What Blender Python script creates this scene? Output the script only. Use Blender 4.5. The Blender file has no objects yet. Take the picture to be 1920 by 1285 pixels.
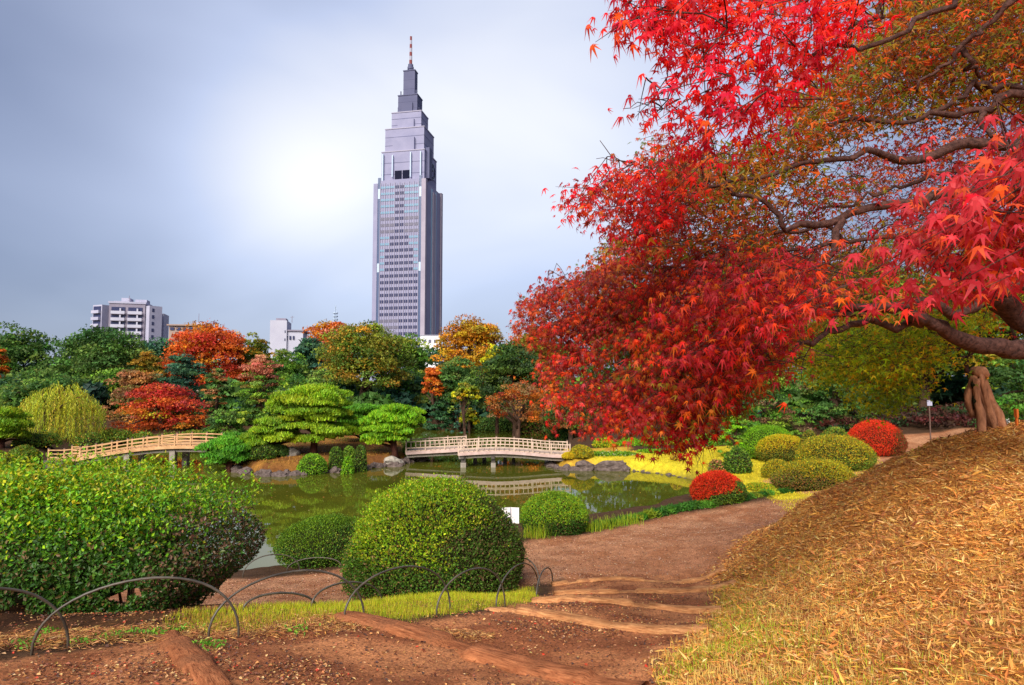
import bpy, math
import numpy as np
from mathutils import Matrix, Vector

# ------------------------------------------------------------------ camera, sky, sun, exposure
scene = bpy.context.scene
COL = scene.collection
F_PX, CX, CY = 1200.0, 960.0, 642.5          # focal length and centre in photograph pixels
PITCH = math.atan(77.5 / 1200.0)
EYE = np.array([0.0, 0.0, 4.0])               # the pond's surface is z = 0

cam = bpy.data.cameras.new("camera")
cam.lens = 22.5
cam.sensor_width = 36.0
cam.clip_start = 0.05
cam.clip_end = 9000.0
cam_ob = bpy.data.objects.new("camera", cam)
cam_ob.location = EYE
cam_ob.rotation_euler = (math.pi / 2 + PITCH, 0, 0)
COL.objects.link(cam_ob)
scene.camera = cam_ob


def ray(px, py):
    u, v = (px - CX) / F_PX, (CY - py) / F_PX
    s, c = math.sin(PITCH), math.cos(PITCH)
    return np.array([u, c - v * s, s + v * c])


def P(px, py, Y):
    """the point of the place seen at a photo pixel, Y metres ahead"""
    d = ray(px, py)
    return EYE + d * (Y / d[1])


def G(px, py, z):
    d = ray(px, py)
    return EYE + d * ((z - EYE[2]) / d[2])


SUN_AZ, SUN_EL = math.radians(-161.0), math.radians(37.0)   # azimuth from +Y, elevation
world = bpy.data.worlds.new("World")
scene.world = world
world.use_nodes = True
wn = world.node_tree
for n in list(wn.nodes):
    wn.nodes.remove(n)


def wnode(t, **kw):
    n = wn.nodes.new(t)
    for k, v in kw.items():
        setattr(n, k, v)
    return n


def wmath(op, a, b=None, c=None):
    n = wnode("ShaderNodeMath", operation=op)
    for i, v in enumerate((a, b, c)):
        if v is None:
            continue
        if isinstance(v, (int, float)):
            n.inputs[i].default_value = v
        else:
            wn.links.new(v, n.inputs[i])
    return n.outputs[0]


wtc = wnode("ShaderNodeTexCoord")


def glow(px, py, width_deg):
    d = ray(px, py)
    d = d / np.linalg.norm(d)
    dot = wnode("ShaderNodeVectorMath", operation="DOT_PRODUCT")
    wn.links.new(wtc.outputs["Generated"], dot.inputs[0])
    dot.inputs[1].default_value = d
    k = 1.0 / (1.0 - math.cos(math.radians(width_deg)))
    x = wmath("MULTIPLY", wmath("SUBTRACT", dot.outputs["Value"], 1.0), k)
    return wmath("EXPONENT", x)


wmap = wnode("ShaderNodeMapping")
wmap.inputs["Scale"].default_value = (1.0, 1.0, 2.4)
wmap.inputs["Rotation"].default_value = (0.0, 0.35, 0.4)
wn.links.new(wtc.outputs["Generated"], wmap.inputs["Vector"])
wnoi = wnode("ShaderNodeTexNoise")
wnoi.inputs["Scale"].default_value = 1.5
wnoi.inputs["Detail"].default_value = 3.5
wnoi.inputs["Roughness"].default_value = 0.5
wnoi.inputs["Distortion"].default_value = 0.5
wn.links.new(wmap.outputs[0], wnoi.inputs["Vector"])
f = wmath("MULTIPLY", wmath("SUBTRACT", wnoi.outputs["Fac"], 0.5), 0.46)
f = wmath("ADD", f, wmath("MULTIPLY", glow(570, 330, 8.5), 0.36))
f = wmath("ADD", f, wmath("MULTIPLY", glow(520, 350, 20), 0.26))
f = wmath("ADD", f, wmath("MULTIPLY", glow(1060, 190, 19), 0.56))
f = wmath("ADD", f, 0.22)
wramp = wnode("ShaderNodeValToRGB")
cr = wramp.color_ramp
cr.elements[0].position, cr.elements[0].color = 0.0, (0.12, 0.15, 0.28, 1)
cr.elements[1].position, cr.elements[1].color = 1.0, (1.0, 1.0, 1.02, 1)
e = cr.elements.new(0.30); e.color = (0.235, 0.28, 0.43, 1)
e = cr.elements.new(0.62); e.color = (0.54, 0.61, 0.82, 1)
wn.links.new(f, wramp.inputs["Fac"])
wsky = wnode("ShaderNodeTexSky", sky_type="NISHITA", sun_disc=False)
wsky.sun_elevation = SUN_EL
wsky.sun_rotation = SUN_AZ
wbg1 = wnode("ShaderNodeBackground"); wbg1.inputs["Strength"].default_value = 0.05
wbg2 = wnode("ShaderNodeBackground"); wbg2.inputs["Strength"].default_value = 0.245
wn.links.new(wsky.outputs[0], wbg1.inputs["Color"])
wn.links.new(wramp.outputs[0], wbg2.inputs["Color"])
wmix = wnode("ShaderNodeMixShader"); wmix.inputs[0].default_value = 0.88     # cloud cover
wn.links.new(wbg1.outputs[0], wmix.inputs[1])
wn.links.new(wbg2.outputs[0], wmix.inputs[2])
wout = wnode("ShaderNodeOutputWorld")
wn.links.new(wmix.outputs[0], wout.inputs["Surface"])

sun = bpy.data.lights.new("sun", "SUN")
sun.energy = 1.5
sun.angle = math.radians(40.0)
sun.color = (1.0, 0.93, 0.82)
sun_ob = bpy.data.objects.new("sun", sun)
sd = Vector((math.sin(SUN_AZ) * math.cos(SUN_EL), math.cos(SUN_AZ) * math.cos(SUN_EL), math.sin(SUN_EL)))
sun_ob.rotation_euler = sd.to_track_quat("Z", "Y").to_euler()
sun_ob.location = (0, 0, 60)
COL.objects.link(sun_ob)

scene.view_settings.view_transform = "Standard"
scene.view_settings.look = "None"
scene.view_settings.gamma = 1.0
scene.view_settings.exposure = 2.17
scene.cycles.max_bounces = 6
scene.cycles.diffuse_bounces = 3
scene.cycles.transmission_bounces = 3
scene.cycles.caustics_reflective = False
scene.cycles.caustics_refractive = False

# ------------------------------------------------------------------ helpers
RNG = np.random.default_rng(7)


def unit(v):
    return v / np.maximum(np.linalg.norm(v, axis=-1, keepdims=True), 1e-9)


def hash2(ix, iy, seed):
    h = (ix.astype(np.int64) * 374761393 + iy.astype(np.int64) * 668265263 + seed * 974711) & 0x7FFFFFFF
    h = ((h ^ (h >> 13)) * 1274126177) & 0x7FFFFFFF
    return ((h ^ (h >> 16)) & 0xFFFF) / 65535.0


def vnoise(x, y, seed=0):
    x = np.asarray(x, float); y = np.asarray(y, float)
    ix, iy = np.floor(x), np.floor(y)
    fx, fy = x - ix, y - iy
    fx, fy = fx * fx * (3 - 2 * fx), fy * fy * (3 - 2 * fy)
    a, b = hash2(ix, iy, seed), hash2(ix + 1, iy, seed)
    c, d = hash2(ix, iy + 1, seed), hash2(ix + 1, iy + 1, seed)
    return (a * (1 - fx) + b * fx) * (1 - fy) + (c * (1 - fx) + d * fx) * fy


def fbm(x, y, seed=0, octs=4):
    s, a, t = 0.0, 1.0, 0.0
    for o in range(octs):
        s = s + a * vnoise(x * 2 ** o, y * 2 ** o, seed + o * 17)
        t += a
        a *= 0.5
    return s / t


def sstep(a, b, x):
    t = np.clip((x - a) / (b - a), 0, 1)
    return t * t * (3 - 2 * t)


def mk_mesh(name, V, quads=None, tris=None, col=None, smooth=False):
    me = bpy.data.meshes.new(name)
    V = np.asarray(V, np.float32)
    me.vertices.add(len(V))
    me.vertices.foreach_set("co", V.ravel())
    loops, starts, n = [], [], 0
    for F, k in ((quads, 4), (tris, 3)):
        if F is None or len(F) == 0:
            continue
        F = np.asarray(F, np.int32)
        loops.append(F.ravel())
        starts.append(n + np.arange(len(F), dtype=np.int32) * k)
        n += F.size
    loops, starts = np.concatenate(loops), np.concatenate(starts)
    me.loops.add(len(loops))
    me.loops.foreach_set("vertex_index", loops)
    me.polygons.add(len(starts))
    me.polygons.foreach_set("loop_start", starts)
    me.polygons.foreach_set("use_smooth", np.full(len(starts), bool(smooth)))
    if col is not None:
        at = me.attributes.new("Col", "FLOAT_COLOR", "POINT")
        c = np.ones((len(V), 4), np.float32)
        c[:, :3] = col
        at.data.foreach_set("color", c.ravel())
    me.update(calc_edges=True)
    return me


def tag(o, label=None, cat=None, group=None, kind=None):
    for k, v in (("label", label), ("category", cat), ("group", group), ("kind", kind)):
        if v:
            o[k] = v
    return o


def thing(name, label, cat, loc=(0, 0, 0), rotz=0.0, group=None):
    o = bpy.data.objects.new(name, None)
    o.location = tuple(float(v) for v in loc)
    o.rotation_euler = (0, 0, rotz)
    o.empty_display_size = 0.2
    COL.objects.link(o)
    return tag(o, label, cat, group)


def link(name, me, mat, parent=None, loc=None):
    o = bpy.data.objects.new(name, me)
    if mat is not None and len(me.materials) == 0:
        me.materials.append(mat)
    COL.objects.link(o)
    if parent is not None:
        o.parent = parent
    if loc is not None:
        o.location = tuple(float(v) for v in loc)
    return o


def origin(parent):
    return np.array(parent.location) if parent is not None else np.zeros(3)


class MB:
    """collects shapes, in world coordinates, into ONE mesh object"""

    def __init__(self):
        self.V, self.Q, self.T, self.C, self.n = [], [], [], [], 0

    def add(self, V, Q=None, T=None, col=None):
        V = np.asarray(V, float)
        if Q is not None and len(Q):
            self.Q.append(np.asarray(Q) + self.n)
        if T is not None and len(T):
            self.T.append(np.asarray(T) + self.n)
        self.V.append(V)
        if col is not None:
            c = np.asarray(col, float)
            self.C.append(np.broadcast_to(c, (len(V), 3)))
        self.n += len(V)
        return self

    def box(self, c, s, rz=0.0, tilt=0.0):
        x, y, z = np.array(s, float) / 2
        V = np.array([[-x, -y, -z], [x, -y, -z], [x, y, -z], [-x, y, -z], [-x, -y, z], [x, -y, z], [x, y, z], [-x, y, z]])
        if tilt:
            ct, st = math.cos(tilt), math.sin(tilt)
            V = V @ np.array([[ct, 0, st], [0, 1, 0], [-st, 0, ct]])
        if rz:
            cz, sz = math.cos(rz), math.sin(rz)
            V = V @ np.array([[cz, sz, 0], [-sz, cz, 0], [0, 0, 1]])
        return self.add(V + np.asarray(c, float), [[0, 3, 2, 1], [4, 5, 6, 7], [0, 1, 5, 4], [1, 2, 6, 5], [2, 3, 7, 6], [3, 0, 4, 7]])

    def beam(self, a, b, w, h):
        a, b = np.asarray(a, float), np.asarray(b, float)
        d = unit(b - a)
        side = np.cross(d, [0, 0, 1.0])
        side = unit(side) if np.linalg.norm(side) > 1e-3 else np.array([1.0, 0, 0])
        up = np.cross(side, d)
        V = []
        for p in (a, b):
            for sx, sz in ((-1, -1), (1, -1), (1, 1), (-1, 1)):
                V.append(p + side * sx * w / 2 + up * sz * h / 2)
        return self.add(V, [[0, 1, 2, 3], [7, 6, 5, 4], [0, 4, 5, 1], [1, 5, 6, 2], [2, 6, 7, 3], [3, 7, 4, 0]])

    def tube(self, pts, radii, seg=8, gnarl=0.0, seed=0, cap=True, flute=0.0):
        pts = np.asarray(pts, float)
        k = len(pts)
        radii = np.broadcast_to(np.asarray(radii, float), (k,))
        t = unit(np.gradient(pts, axis=0))
        ref = np.array([0.0, 0.0, 1.0]) if abs(t[0][2]) < 0.9 else np.array([0.0, 1.0, 0.0])
        nrm = unit(np.cross(t[0], ref))
        Vs = []
        ang = np.arange(seg) / seg * 2 * math.pi
        for i in range(k):
            nrm = unit(nrm - t[i] * np.dot(nrm, t[i]))
            bi = np.cross(t[i], nrm)
            r = np.full(seg, radii[i])
            if gnarl:
                r = r * (1 + gnarl * (vnoise(np.cos(ang) * 1.7 + i * 0.35, np.sin(ang) * 1.7 + 5.0, seed) - 0.5) * 2)
            if flute:
                r = r * (1 + flute * np.sin(ang * 4 + i * 0.12 + seed))
            Vs.append(pts[i] + (np.cos(ang) * r)[:, None] * nrm + (np.sin(ang) * r)[:, None] * bi)
        V = np.concatenate(Vs)
        i, j = np.meshgrid(np.arange(k - 1), np.arange(seg), indexing="ij")
        j2 = (j + 1) % seg
        Q = np.stack([i * seg + j, i * seg + j2, (i + 1) * seg + j2, (i + 1) * seg + j], -1).reshape(-1, 4)
        T = None
        if cap:
            V = np.concatenate([V, pts[:1], pts[-1:]])
            a = np.arange(seg); b = (a + 1) % seg
            T = np.concatenate([np.stack([np.full(seg, k * seg), b, a], -1),
                                np.stack([np.full(seg, k * seg + 1), (k - 1) * seg + a, (k - 1) * seg + b], -1)])
        return self.add(V, Q, T)

    def build(self, name, mat, parent=None, smooth=False, local=False, org=None):
        V = np.concatenate(self.V)
        o = origin(parent) if org is None else np.asarray(org, float)
        if not local:
            V = V - o
        me = mk_mesh(name, V, np.concatenate(self.Q) if self.Q else None, np.concatenate(self.T) if self.T else None,
                     np.concatenate(self.C) if self.C else None, smooth)
        return link(name, me, mat, parent, None if parent is not None else (None if org is None else org))


def smooth_path(pts, n):
    """Catmull-Rom through pts (k,3+): n points"""
    pts = np.asarray(pts, float)
    k = len(pts)
    q = np.vstack([2 * pts[0] - pts[1], pts, 2 * pts[-1] - pts[-2]])
    out = []
    for s in np.linspace(0, k - 1, n):
        i = min(int(s), k - 2)
        t = s - i
        a, b, c, d = q[i], q[i + 1], q[i + 2], q[i + 3]
        out.append(0.5 * ((2 * b) + (c - a) * t + (2 * a - 5 * b + 4 * c - d) * t * t + (3 * b - a - 3 * c + d) * t ** 3))
    return np.array(out)


# ------------------------------------------------------------------ materials
def mat_new(name):
    m = bpy.data.materials.new(name)
    m.use_nodes = True
    nt = m.node_tree
    b = nt.nodes["Principled BSDF"]
    return m, nt, b


def noise_node(nt, scale, detail=4, rough=0.55, vec=None, dist=0.0):
    n = nt.nodes.new("ShaderNodeTexNoise")
    n.inputs["Scale"].default_value = scale
    n.inputs["Detail"].default_value = detail
    n.inputs["Roughness"].default_value = rough
    n.inputs["Distortion"].default_value = dist
    if vec is None:
        tc = nt.nodes.new("ShaderNodeTexCoord")
        vec = tc.outputs["Object"]
    nt.links.new(vec, n.inputs["Vector"])
    return n


def ramp_node(nt, fac, stops):
    r = nt.nodes.new("ShaderNodeValToRGB")
    e = r.color_ramp.elements
    e[0].position, e[0].color = stops[0][0], (*stops[0][1], 1)
    e[1].position, e[1].color = stops[-1][0], (*stops[-1][1], 1)
    for p, c in stops[1:-1]:
        x = e.new(p)
        x.color = (*c, 1)
    nt.links.new(fac, r.inputs["Fac"])
    return r


def mul_color(nt, a, b):
    n = nt.nodes.new("ShaderNodeMix")
    n.data_type = "RGBA"
    n.blend_type = "MULTIPLY"
    n.inputs[0].default_value = 1.0
    nt.links.new(a, n.inputs[6])
    nt.links.new(b, n.inputs[7])
    return n.outputs[2]


def bump(nt, b, fac, strength, dist):
    n = nt.nodes.new("ShaderNodeBump")
    n.inputs["Strength"].default_value = strength
    n.inputs["Distance"].default_value = dist
    nt.links.new(fac, n.inputs["Height"])
    nt.links.new(n.outputs[0], b.inputs["Normal"])


def leaf_material(name, trans=0.35, rough=0.5, spec=0.3, gain=(1.0, 1.0, 1.0)):
    m, nt, b = mat_new(name)
    at = nt.nodes.new("ShaderNodeAttribute")
    at.attribute_name = "Col"
    nt.links.new(at.outputs["Color"], b.inputs["Base Color"])
    b.inputs["Roughness"].default_value = rough
    b.inputs["Specular IOR Level"].default_value = spec
    t = nt.nodes.new("ShaderNodeBsdfTranslucent")
    g = nt.nodes.new("ShaderNodeRGB")
    g.outputs[0].default_value = (*gain, 1)
    nt.links.new(mul_color(nt, at.outputs["Color"], g.outputs[0]), t.inputs["Color"])
    mx = nt.nodes.new("ShaderNodeMixShader")
    mx.inputs[0].default_value = trans
    nt.links.new(b.outputs[0], mx.inputs[1])
    nt.links.new(t.outputs[0], mx.inputs[2])
    nt.links.new(mx.outputs[0], nt.nodes["Material Output"].inputs["Surface"])
    return m


def noisy_material(name, c0, c1, scale=6, rough=0.8, bump_s=0.4, bump_d=0.02, spec=0.3, stretch=None, metallic=0.0, detail=6):
    m, nt, b = mat_new(name)
    tc = nt.nodes.new("ShaderNodeTexCoord")
    mp = nt.nodes.new("ShaderNodeMapping")
    if stretch:
        mp.inputs["Scale"].default_value = stretch
    nt.links.new(tc.outputs["Object"], mp.inputs["Vector"])
    n = noise_node(nt, scale, detail, 0.6, mp.outputs[0], 0.4)
    r = ramp_node(nt, n.outputs["Fac"], [(0.28, c0), (0.72, c1)])
    nt.links.new(r.outputs[0], b.inputs["Base Color"])
    b.inputs["Roughness"].default_value = rough
    b.inputs["Specular IOR Level"].default_value = spec
    b.inputs["Metallic"].default_value = metallic
    if bump_s:
        bump(nt, b, n.outputs["Fac"], bump_s, bump_d)
    return m


def plain_material(name, c, rough=0.6, spec=0.3, var=0.12, scale=3.0, metallic=0.0):
    c = np.array(c)
    return noisy_material(name, tuple(c * (1 - var)), tuple(np.minimum(c * (1 + var), 0.95)), scale, rough, 0.0, 0.0, spec, None, metallic, 3)


M = {}
M["leaf"] = leaf_material("leaf", 0.42, 0.55, 0.2)
M["leaf_gloss"] = leaf_material("leaf_gloss", 0.35, 0.42, 0.3)
M["leaf_maple"] = leaf_material("leaf_maple", 0.45, 0.5, 0.22, (1.3, 0.9, 0.7))
M["needle"] = leaf_material("needle", 0.2, 0.55, 0.25)
M["straw"] = leaf_material("straw", 0.2, 0.6, 0.25)
M["bark"] = noisy_material("bark", (0.030, 0.017, 0.012), (0.115, 0.062, 0.042), 9, 0.9, 0.9, 0.03, 0.15, (1, 1, 0.35))
M["bark_maple"] = noisy_material("bark_maple", (0.022, 0.011, 0.010), (0.13, 0.06, 0.048), 26, 0.9, 1.0, 0.02, 0.12)
M["bark_gnarled"] = noisy_material("bark_gnarled", (0.13, 0.05, 0.026), (0.60, 0.27, 0.14), 10, 0.85, 0.9, 0.03, 0.15, (1, 1, 0.4))
M["bark_pine"] = noisy_material("bark_pine", (0.03, 0.012, 0.010), (0.15, 0.055, 0.035), 9, 0.9, 0.8, 0.03, 0.15, (1, 1, 0.4))
M["dark_core"] = noisy_material("dark_core", (0.008, 0.009, 0.004), (0.03, 0.026, 0.012), 14, 0.95, 0.6, 0.05, 0.05)  # near-black shell colour: twigs and inner shade together
# ------------------------------------------------------------------ the lie of the land
POND_PX = [(-700, 960), (-150, 990), (150, 1050), (470, 1078), (560, 1070), (680, 1040), (850, 1010), (990, 990), (1110, 975), (1200, 968),
           (1270, 955), (1312, 938), (1316, 918), (1296, 899), (1240, 889), (1180, 884), (1110, 882), (1056, 881), (1030, 873), (1046, 852),
           (1090, 824), (1040, 815), (960, 808), (860, 801), (790, 794), (745, 797), (752, 830), (772, 866), (735, 874), (700, 877),
           (640, 884), (560, 890), (500, 893), (445, 884), (425, 862), (405, 840), (300, 831), (160, 837), (112, 850), (95, 866),
           (30, 882), (-150, 890), (-700, 892)]
POND = np.array([G(x, y, 0.0)[:2] for x, y in POND_PX])


def poly_sdf(X, Y, poly):
    """signed distance, positive outside"""
    X = np.asarray(X, float); Y = np.asarray(Y, float)
    best = np.full(X.shape, 1e18)
    inside = np.zeros(X.shape, bool)
    k = len(poly)
    for i in range(k):
        ax, ay = poly[i]
        bx, by = poly[(i + 1) % k]
        ex, ey = bx - ax, by - ay
        t = np.clip(((X - ax) * ex + (Y - ay) * ey) / max(ex * ex + ey * ey, 1e-12), 0, 1)
        best = np.minimum(best, (X - ax - t * ex) ** 2 + (Y - ay - t * ey) ** 2)
        c = ((ay > Y) != (by > Y)) & (X < (bx - ax) * (Y - ay) / (by - ay if by != ay else 1e-9) + ax)
        inside ^= c
    d = np.sqrt(best)
    return np.where(inside, -d, d)


# ground heights where the photo shows them: (pixel x, pixel y, metres above the water)
CTRL_PX = [
    (-300, 1285, 2.45), (0, 1285, 2.40), (330, 1285, 2.42), (640, 1285, 2.36), (960, 1285, 2.28), (1250, 1285, 2.30),
    (-200, 1200, 2.25), (0, 1225, 2.28), (200, 1210, 2.25), (330, 1190, 2.22), (450, 1192, 2.18), (640, 1165, 2.12), (850, 1225, 2.17), (1060, 1285, 2.15),
    (780, 1150, 1.95), (925, 1145, 1.82), (1120, 1168, 1.86), (1310, 1200, 1.90),
    (1010, 1130, 1.55), (1170, 1140, 1.56), (1335, 1150, 1.60), (1050, 1118, 1.22), (1200, 1116, 1.22), (1365, 1104, 1.24),
    (1045, 1096, 0.92), (1200, 1092, 0.90), (1340, 1085, 0.92), (1050, 1070, 0.66), (1200, 1070, 0.62), (1330, 1068, 0.66),
    (450, 1142, 0.85), (600, 1138, 0.85), (700, 1122, 0.88), (900, 1118, 0.95), (500, 1100, 0.52), (640, 1100, 0.58), (500, 1084, 0.36), (300, 1120, 0.65), (0, 1110, 0.6),
    (800, 1075, 0.55), (950, 1050, 0.5), (1000, 1015, 0.42), (1150, 1000, 0.42), (1250, 970, 0.40), (1200, 1030, 0.55), (1400, 985, 0.58), (1500, 945, 0.55), (1450, 930, 0.42),
    (1340, 1078, 0.74),
    # the straw covered mound
    (1270, 1245, 2.22), (1330, 1180, 1.95), (1360, 1125, 1.50), (1380, 1060, 1.12), (1450, 1150, 2.02), (1450, 1285, 2.40), (1600, 1285, 2.50), (1920, 1285, 2.66), (2200, 1285, 2.75),
    (1600, 1100, 2.33), (1600, 1180, 2.42), (1800, 1000, 2.72), (1920, 1100, 2.68), (1920, 950, 2.88), (1750, 1100, 2.52), (1700, 950, 2.55), (2300, 900, 3.1),
]
CTRL_XYZ = [P(1450, 987, 10.2), P(1560, 920, 10.4), P(1630, 884, 10.3), P(1690, 856, 10.2), P(1800, 813, 10.0), P(1920, 797, 9.6), P(2100, 785, 9.2), P(2400, 780, 8.5)]
CTRL = [G(*c) for c in CTRL_PX] + CTRL_XYZ
CTRL += [np.array(c) for c in [
    # behind the mound, the far path and the forest floor
    (5.2, 12.3, 1.35), (7.0, 12.6, 2.0), (9.5, 12.5, 2.5), (4.6, 15.0, 0.62), (8, 16, 0.9), (12, 15.5, 1.1), (7, 20, 0.65), (12, 22, 0.8), (18, 16, 1.4), (16, 25, 0.8),
    (20, 32, 0.85), (26, 32, 1.0), (14, 32, 0.7), (22, 42, 1.6), (32, 42, 1.8), (12, 42, 1.0), (5, 40, 0.7), (8, 30, 0.5), (4, 27, 0.40), (10, 26, 0.5),
    (30, 20, 2.2), (20, 8, 3.4), (12, 6, 3.2), (12, 2, 3.1), (6, -3, 2.8), (0, -3, 2.4), (-6, -3, 2.5), (-12, 2, 2.3), (-7, 5, 2.1), (-5.4, 6.5, 1.95), (-3.0, 6.3, 1.85), (-10, 9, 1.4), (-5, 9.5, 0.75), (-3.5, 8.2, 1.15),
    (-20, 12, 1.2), (-1.8, 8.0, 1.35), (-0.6, 8.0, 1.42), (-1.3, 10.5, 0.82),
    # pine island and far banks
    (-13, 30.5, 0.55), (-10, 31.5, 0.55), (-7.5, 31.5, 0.5), (-24, 36, 0.5), (-30, 42, 0.6), (-26, 40, 0.5), (-22, 42, 0.5), (-6.0, 32.5, 0.5), (-9, 36, 0.7), (-12, 35, 0.7), (-28, 31, 0.55), (-32, 38, 1.0), (-20, 48, 0.8), (-35, 50, 1.4), (-5, 66, 1.0), (0, 56, 0.7), (4, 50, 0.7),
    (-40, 65, 1.6), (-20, 65, 1.4), (10, 65, 1.5), (30, 60, 2.0), (-60, 40, 1.4), (50, 40, 2.2), (0, 90, 1.6), (-50, 90, 1.6), (50, 90, 1.8)]]
CTRL = np.array(CTRL)
_c = 0.9


def _phi(d2):
    return np.sqrt(d2 + _c * _c)


def _solve():
    n = len(CTRL)
    d2 = ((CTRL[:, None, :2] - CTRL[None, :, :2]) ** 2).sum(-1)
    A = np.zeros((n + 1, n + 1))
    A[:n, :n] = _phi(d2) - 0.02 * np.eye(n)
    A[:n, n] = A[n, :n] = 1
    return np.linalg.solve(A, np.append(CTRL[:, 2], 0))


RBF_W = _solve()
# the log steps: pixel ends and height
LOGS = [dict(a=(318, 1188, 2.24), b=(440, 1335, 2.45), r=0.085), dict(a=(645, 1164, 2.14), b=(1190, 1328, 2.19), r=0.085), dict(a=(920, 1143, 1.84), b=(1325, 1201, 1.91), r=0.075),
        dict(a=(1005, 1129, 1.56), b=(1345, 1151, 1.62), r=0.07), dict(a=(1045, 1118, 1.23), b=(1372, 1103, 1.26), r=0.07), dict(a=(1040, 1096, 0.93), b=(1350, 1085, 0.94), r=0.07)]
for L in LOGS:
    L["A"], L["B"] = G(*L["a"]), G(*L["b"])
DOWNHILL = np.array([0.35, 0.94])


def height(X, Y, detail=True):
    X = np.asarray(X, float); Y = np.asarray(Y, float)
    sh = X.shape
    x, y = X.ravel(), Y.ravel()
    h = np.full(x.shape, RBF_W[-1])
    for i in range(len(CTRL)):
        h += RBF_W[i] * _phi((x - CTRL[i, 0]) ** 2 + (y - CTRL[i, 1]) ** 2)
    far = sstep(60, 120, np.maximum(np.abs(x) * 1.3, np.abs(y)))
    h = h * (1 - far) + 1.6 * far
    if detail:
        for L in LOGS[1:]:
            A, B = L["A"][:2], L["B"][:2]
            e = B - A
            ln = np.linalg.norm(e)
            e = e / ln
            nv = np.array([-e[1], e[0]])
            if nv @ DOWNHILL < 0:
                nv = -nv
            s = (x - A[0]) * nv[0] + (y - A[1]) * nv[1]
            t = (x - A[0]) * e[0] + (y - A[1]) * e[1]
            lat = sstep(-0.35, 0.15, t) * sstep(ln + 0.35, ln - 0.1, t)
            h += lat * np.where(s > 0, -0.12 * np.exp(-s / 0.45), 0.03 * np.exp(s / 0.35))
        h += (fbm(x * 1.3, y * 1.3, 3) - 0.5) * 0.10 * sstep(30, 5, y)
        h += (fbm(x * 7, y * 7, 9, 3) - 0.5) * 0.035 * sstep(16, 4, y)
        h += (fbm(x * 2.6, y * 2.6, 13, 4) - 0.5) * 0.16 * sstep(2.0, 3.4, x) * sstep(14, 9, y)
        h += (fbm(x * 0.5, y * 0.5, 21, 3) - 0.5) * 0.25 * sstep(12, 30, y)
    sd_ = poly_sdf(x, y, POND)
    sd_ = sd_ + (fbm(x * 1.6, y * 1.6, 31, 3) - 0.5) * 0.35
    h = np.where(sd_ > 0, -0.06 + sstep(0, 0.55, sd_) * (np.maximum(h, 0.12) + 0.06), np.maximum(-1.2, -0.06 + sd_ * 0.7))
    return h.reshape(sh)


def hz(x, y):
    return float(height(np.array([x]), np.array([y]))[0])


def GP(px, py, near=2.0, far=120.0):
    """where the ray through a photo pixel meets the ground"""
    d = ray(px, py)
    Ys = np.geomspace(near, far, 700)
    p = EYE + d[None] * (Ys / d[1])[:, None]
    below = p[:, 2] <= height(p[:, 0], p[:, 1])
    i = int(np.argmax(below)) if below.any() else len(Ys) - 1
    q = p[i].copy()
    return q


def wpoly(pts):
    return np.array([GP(*p)[:2] if len(p) == 2 else G(*p)[:2] for p in pts])


Z_SOIL = wpoly([(-400, 1300), (-400, 1262), (60, 1236), (330, 1196), (640, 1168), (925, 1147), (1015, 1130), (1048, 1100), (1060, 1075), (1330, 1070), (1355, 1095), (1350, 1150), (1318, 1195), (1262, 1235), (1230, 1300)])
Z_SOIL = np.vstack([Z_SOIL, [[2.0, -6], [-9, -6]]])
Z_GRAVEL = np.vstack([wpoly([(-500, 1095), (-300, 1085), (100, 1085), (470, 1088), (640, 1066), (860, 1030), (985, 1019), (1100, 1003), (1240, 972), (1420, 942), (1530, 925)]),
                      [[8.5, 22.5], [14, 30.5], [20, 35.5], [34, 40], [34, 35], [24, 31.5], [17, 26], [11, 19.5], [6.5, 15.5]],
                      wpoly([(1450, 992), (1340, 1076), (1200, 1085), (1045, 1092), (985, 1100), (700, 1126), (450, 1142), (200, 1140)]), [[-12, 8.5]]])
Z_VERGE = wpoly([(350, 1190), (640, 1163), (930, 1143), (1010, 1122), (985, 1104), (700, 1128), (450, 1144), (340, 1150)])
Z_LAWN = np.vstack([wpoly([(1100, 862), (1120, 852), (1270, 842), (1390, 836), (1640, 850), (1720, 858)]), [[11.5, 18.5]], wpoly([(1620, 893), (1440, 930), (1312, 948), (1296, 897), (1170, 881)])])
Z_ISLAND = np.array([G(x, y, 0.3)[:2] for x, y in [(425, 880), (505, 888), (640, 880), (775, 866), (765, 850), (745, 805), (600, 830), (420, 836)]])
Z_SPIT = np.array([G(x, y, 0.3)[:2] for x, y in [(1030, 876), (1060, 884), (1110, 884), (1180, 876), (1180, 850), (1050, 850)]])
MOUND = np.vstack([wpoly([(1240, 1300), (1270, 1238), (1325, 1195), (1356, 1150), (1360, 1100), (1338, 1076)]),
                   [[4.6, 13.0], [6.5, 14.5], [12, 14.5], [25, 14], [25, -6], [2.0, -6]]])


def zmask(X, Y, poly, soft, seed, wob=0.25):
    s = poly_sdf(X, Y, poly) + (fbm(X * 1.8, Y * 1.8, seed, 4) - 0.5) * 2 * wob
    return sstep(soft, -soft, s)


def axis(segs):
    out = [segs[0][0]]
    for a, b, st in segs:
        out += list(np.linspace(a, b, max(1, int(round((b - a) / st))) + 1)[1:])
    return np.array(out)


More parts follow.
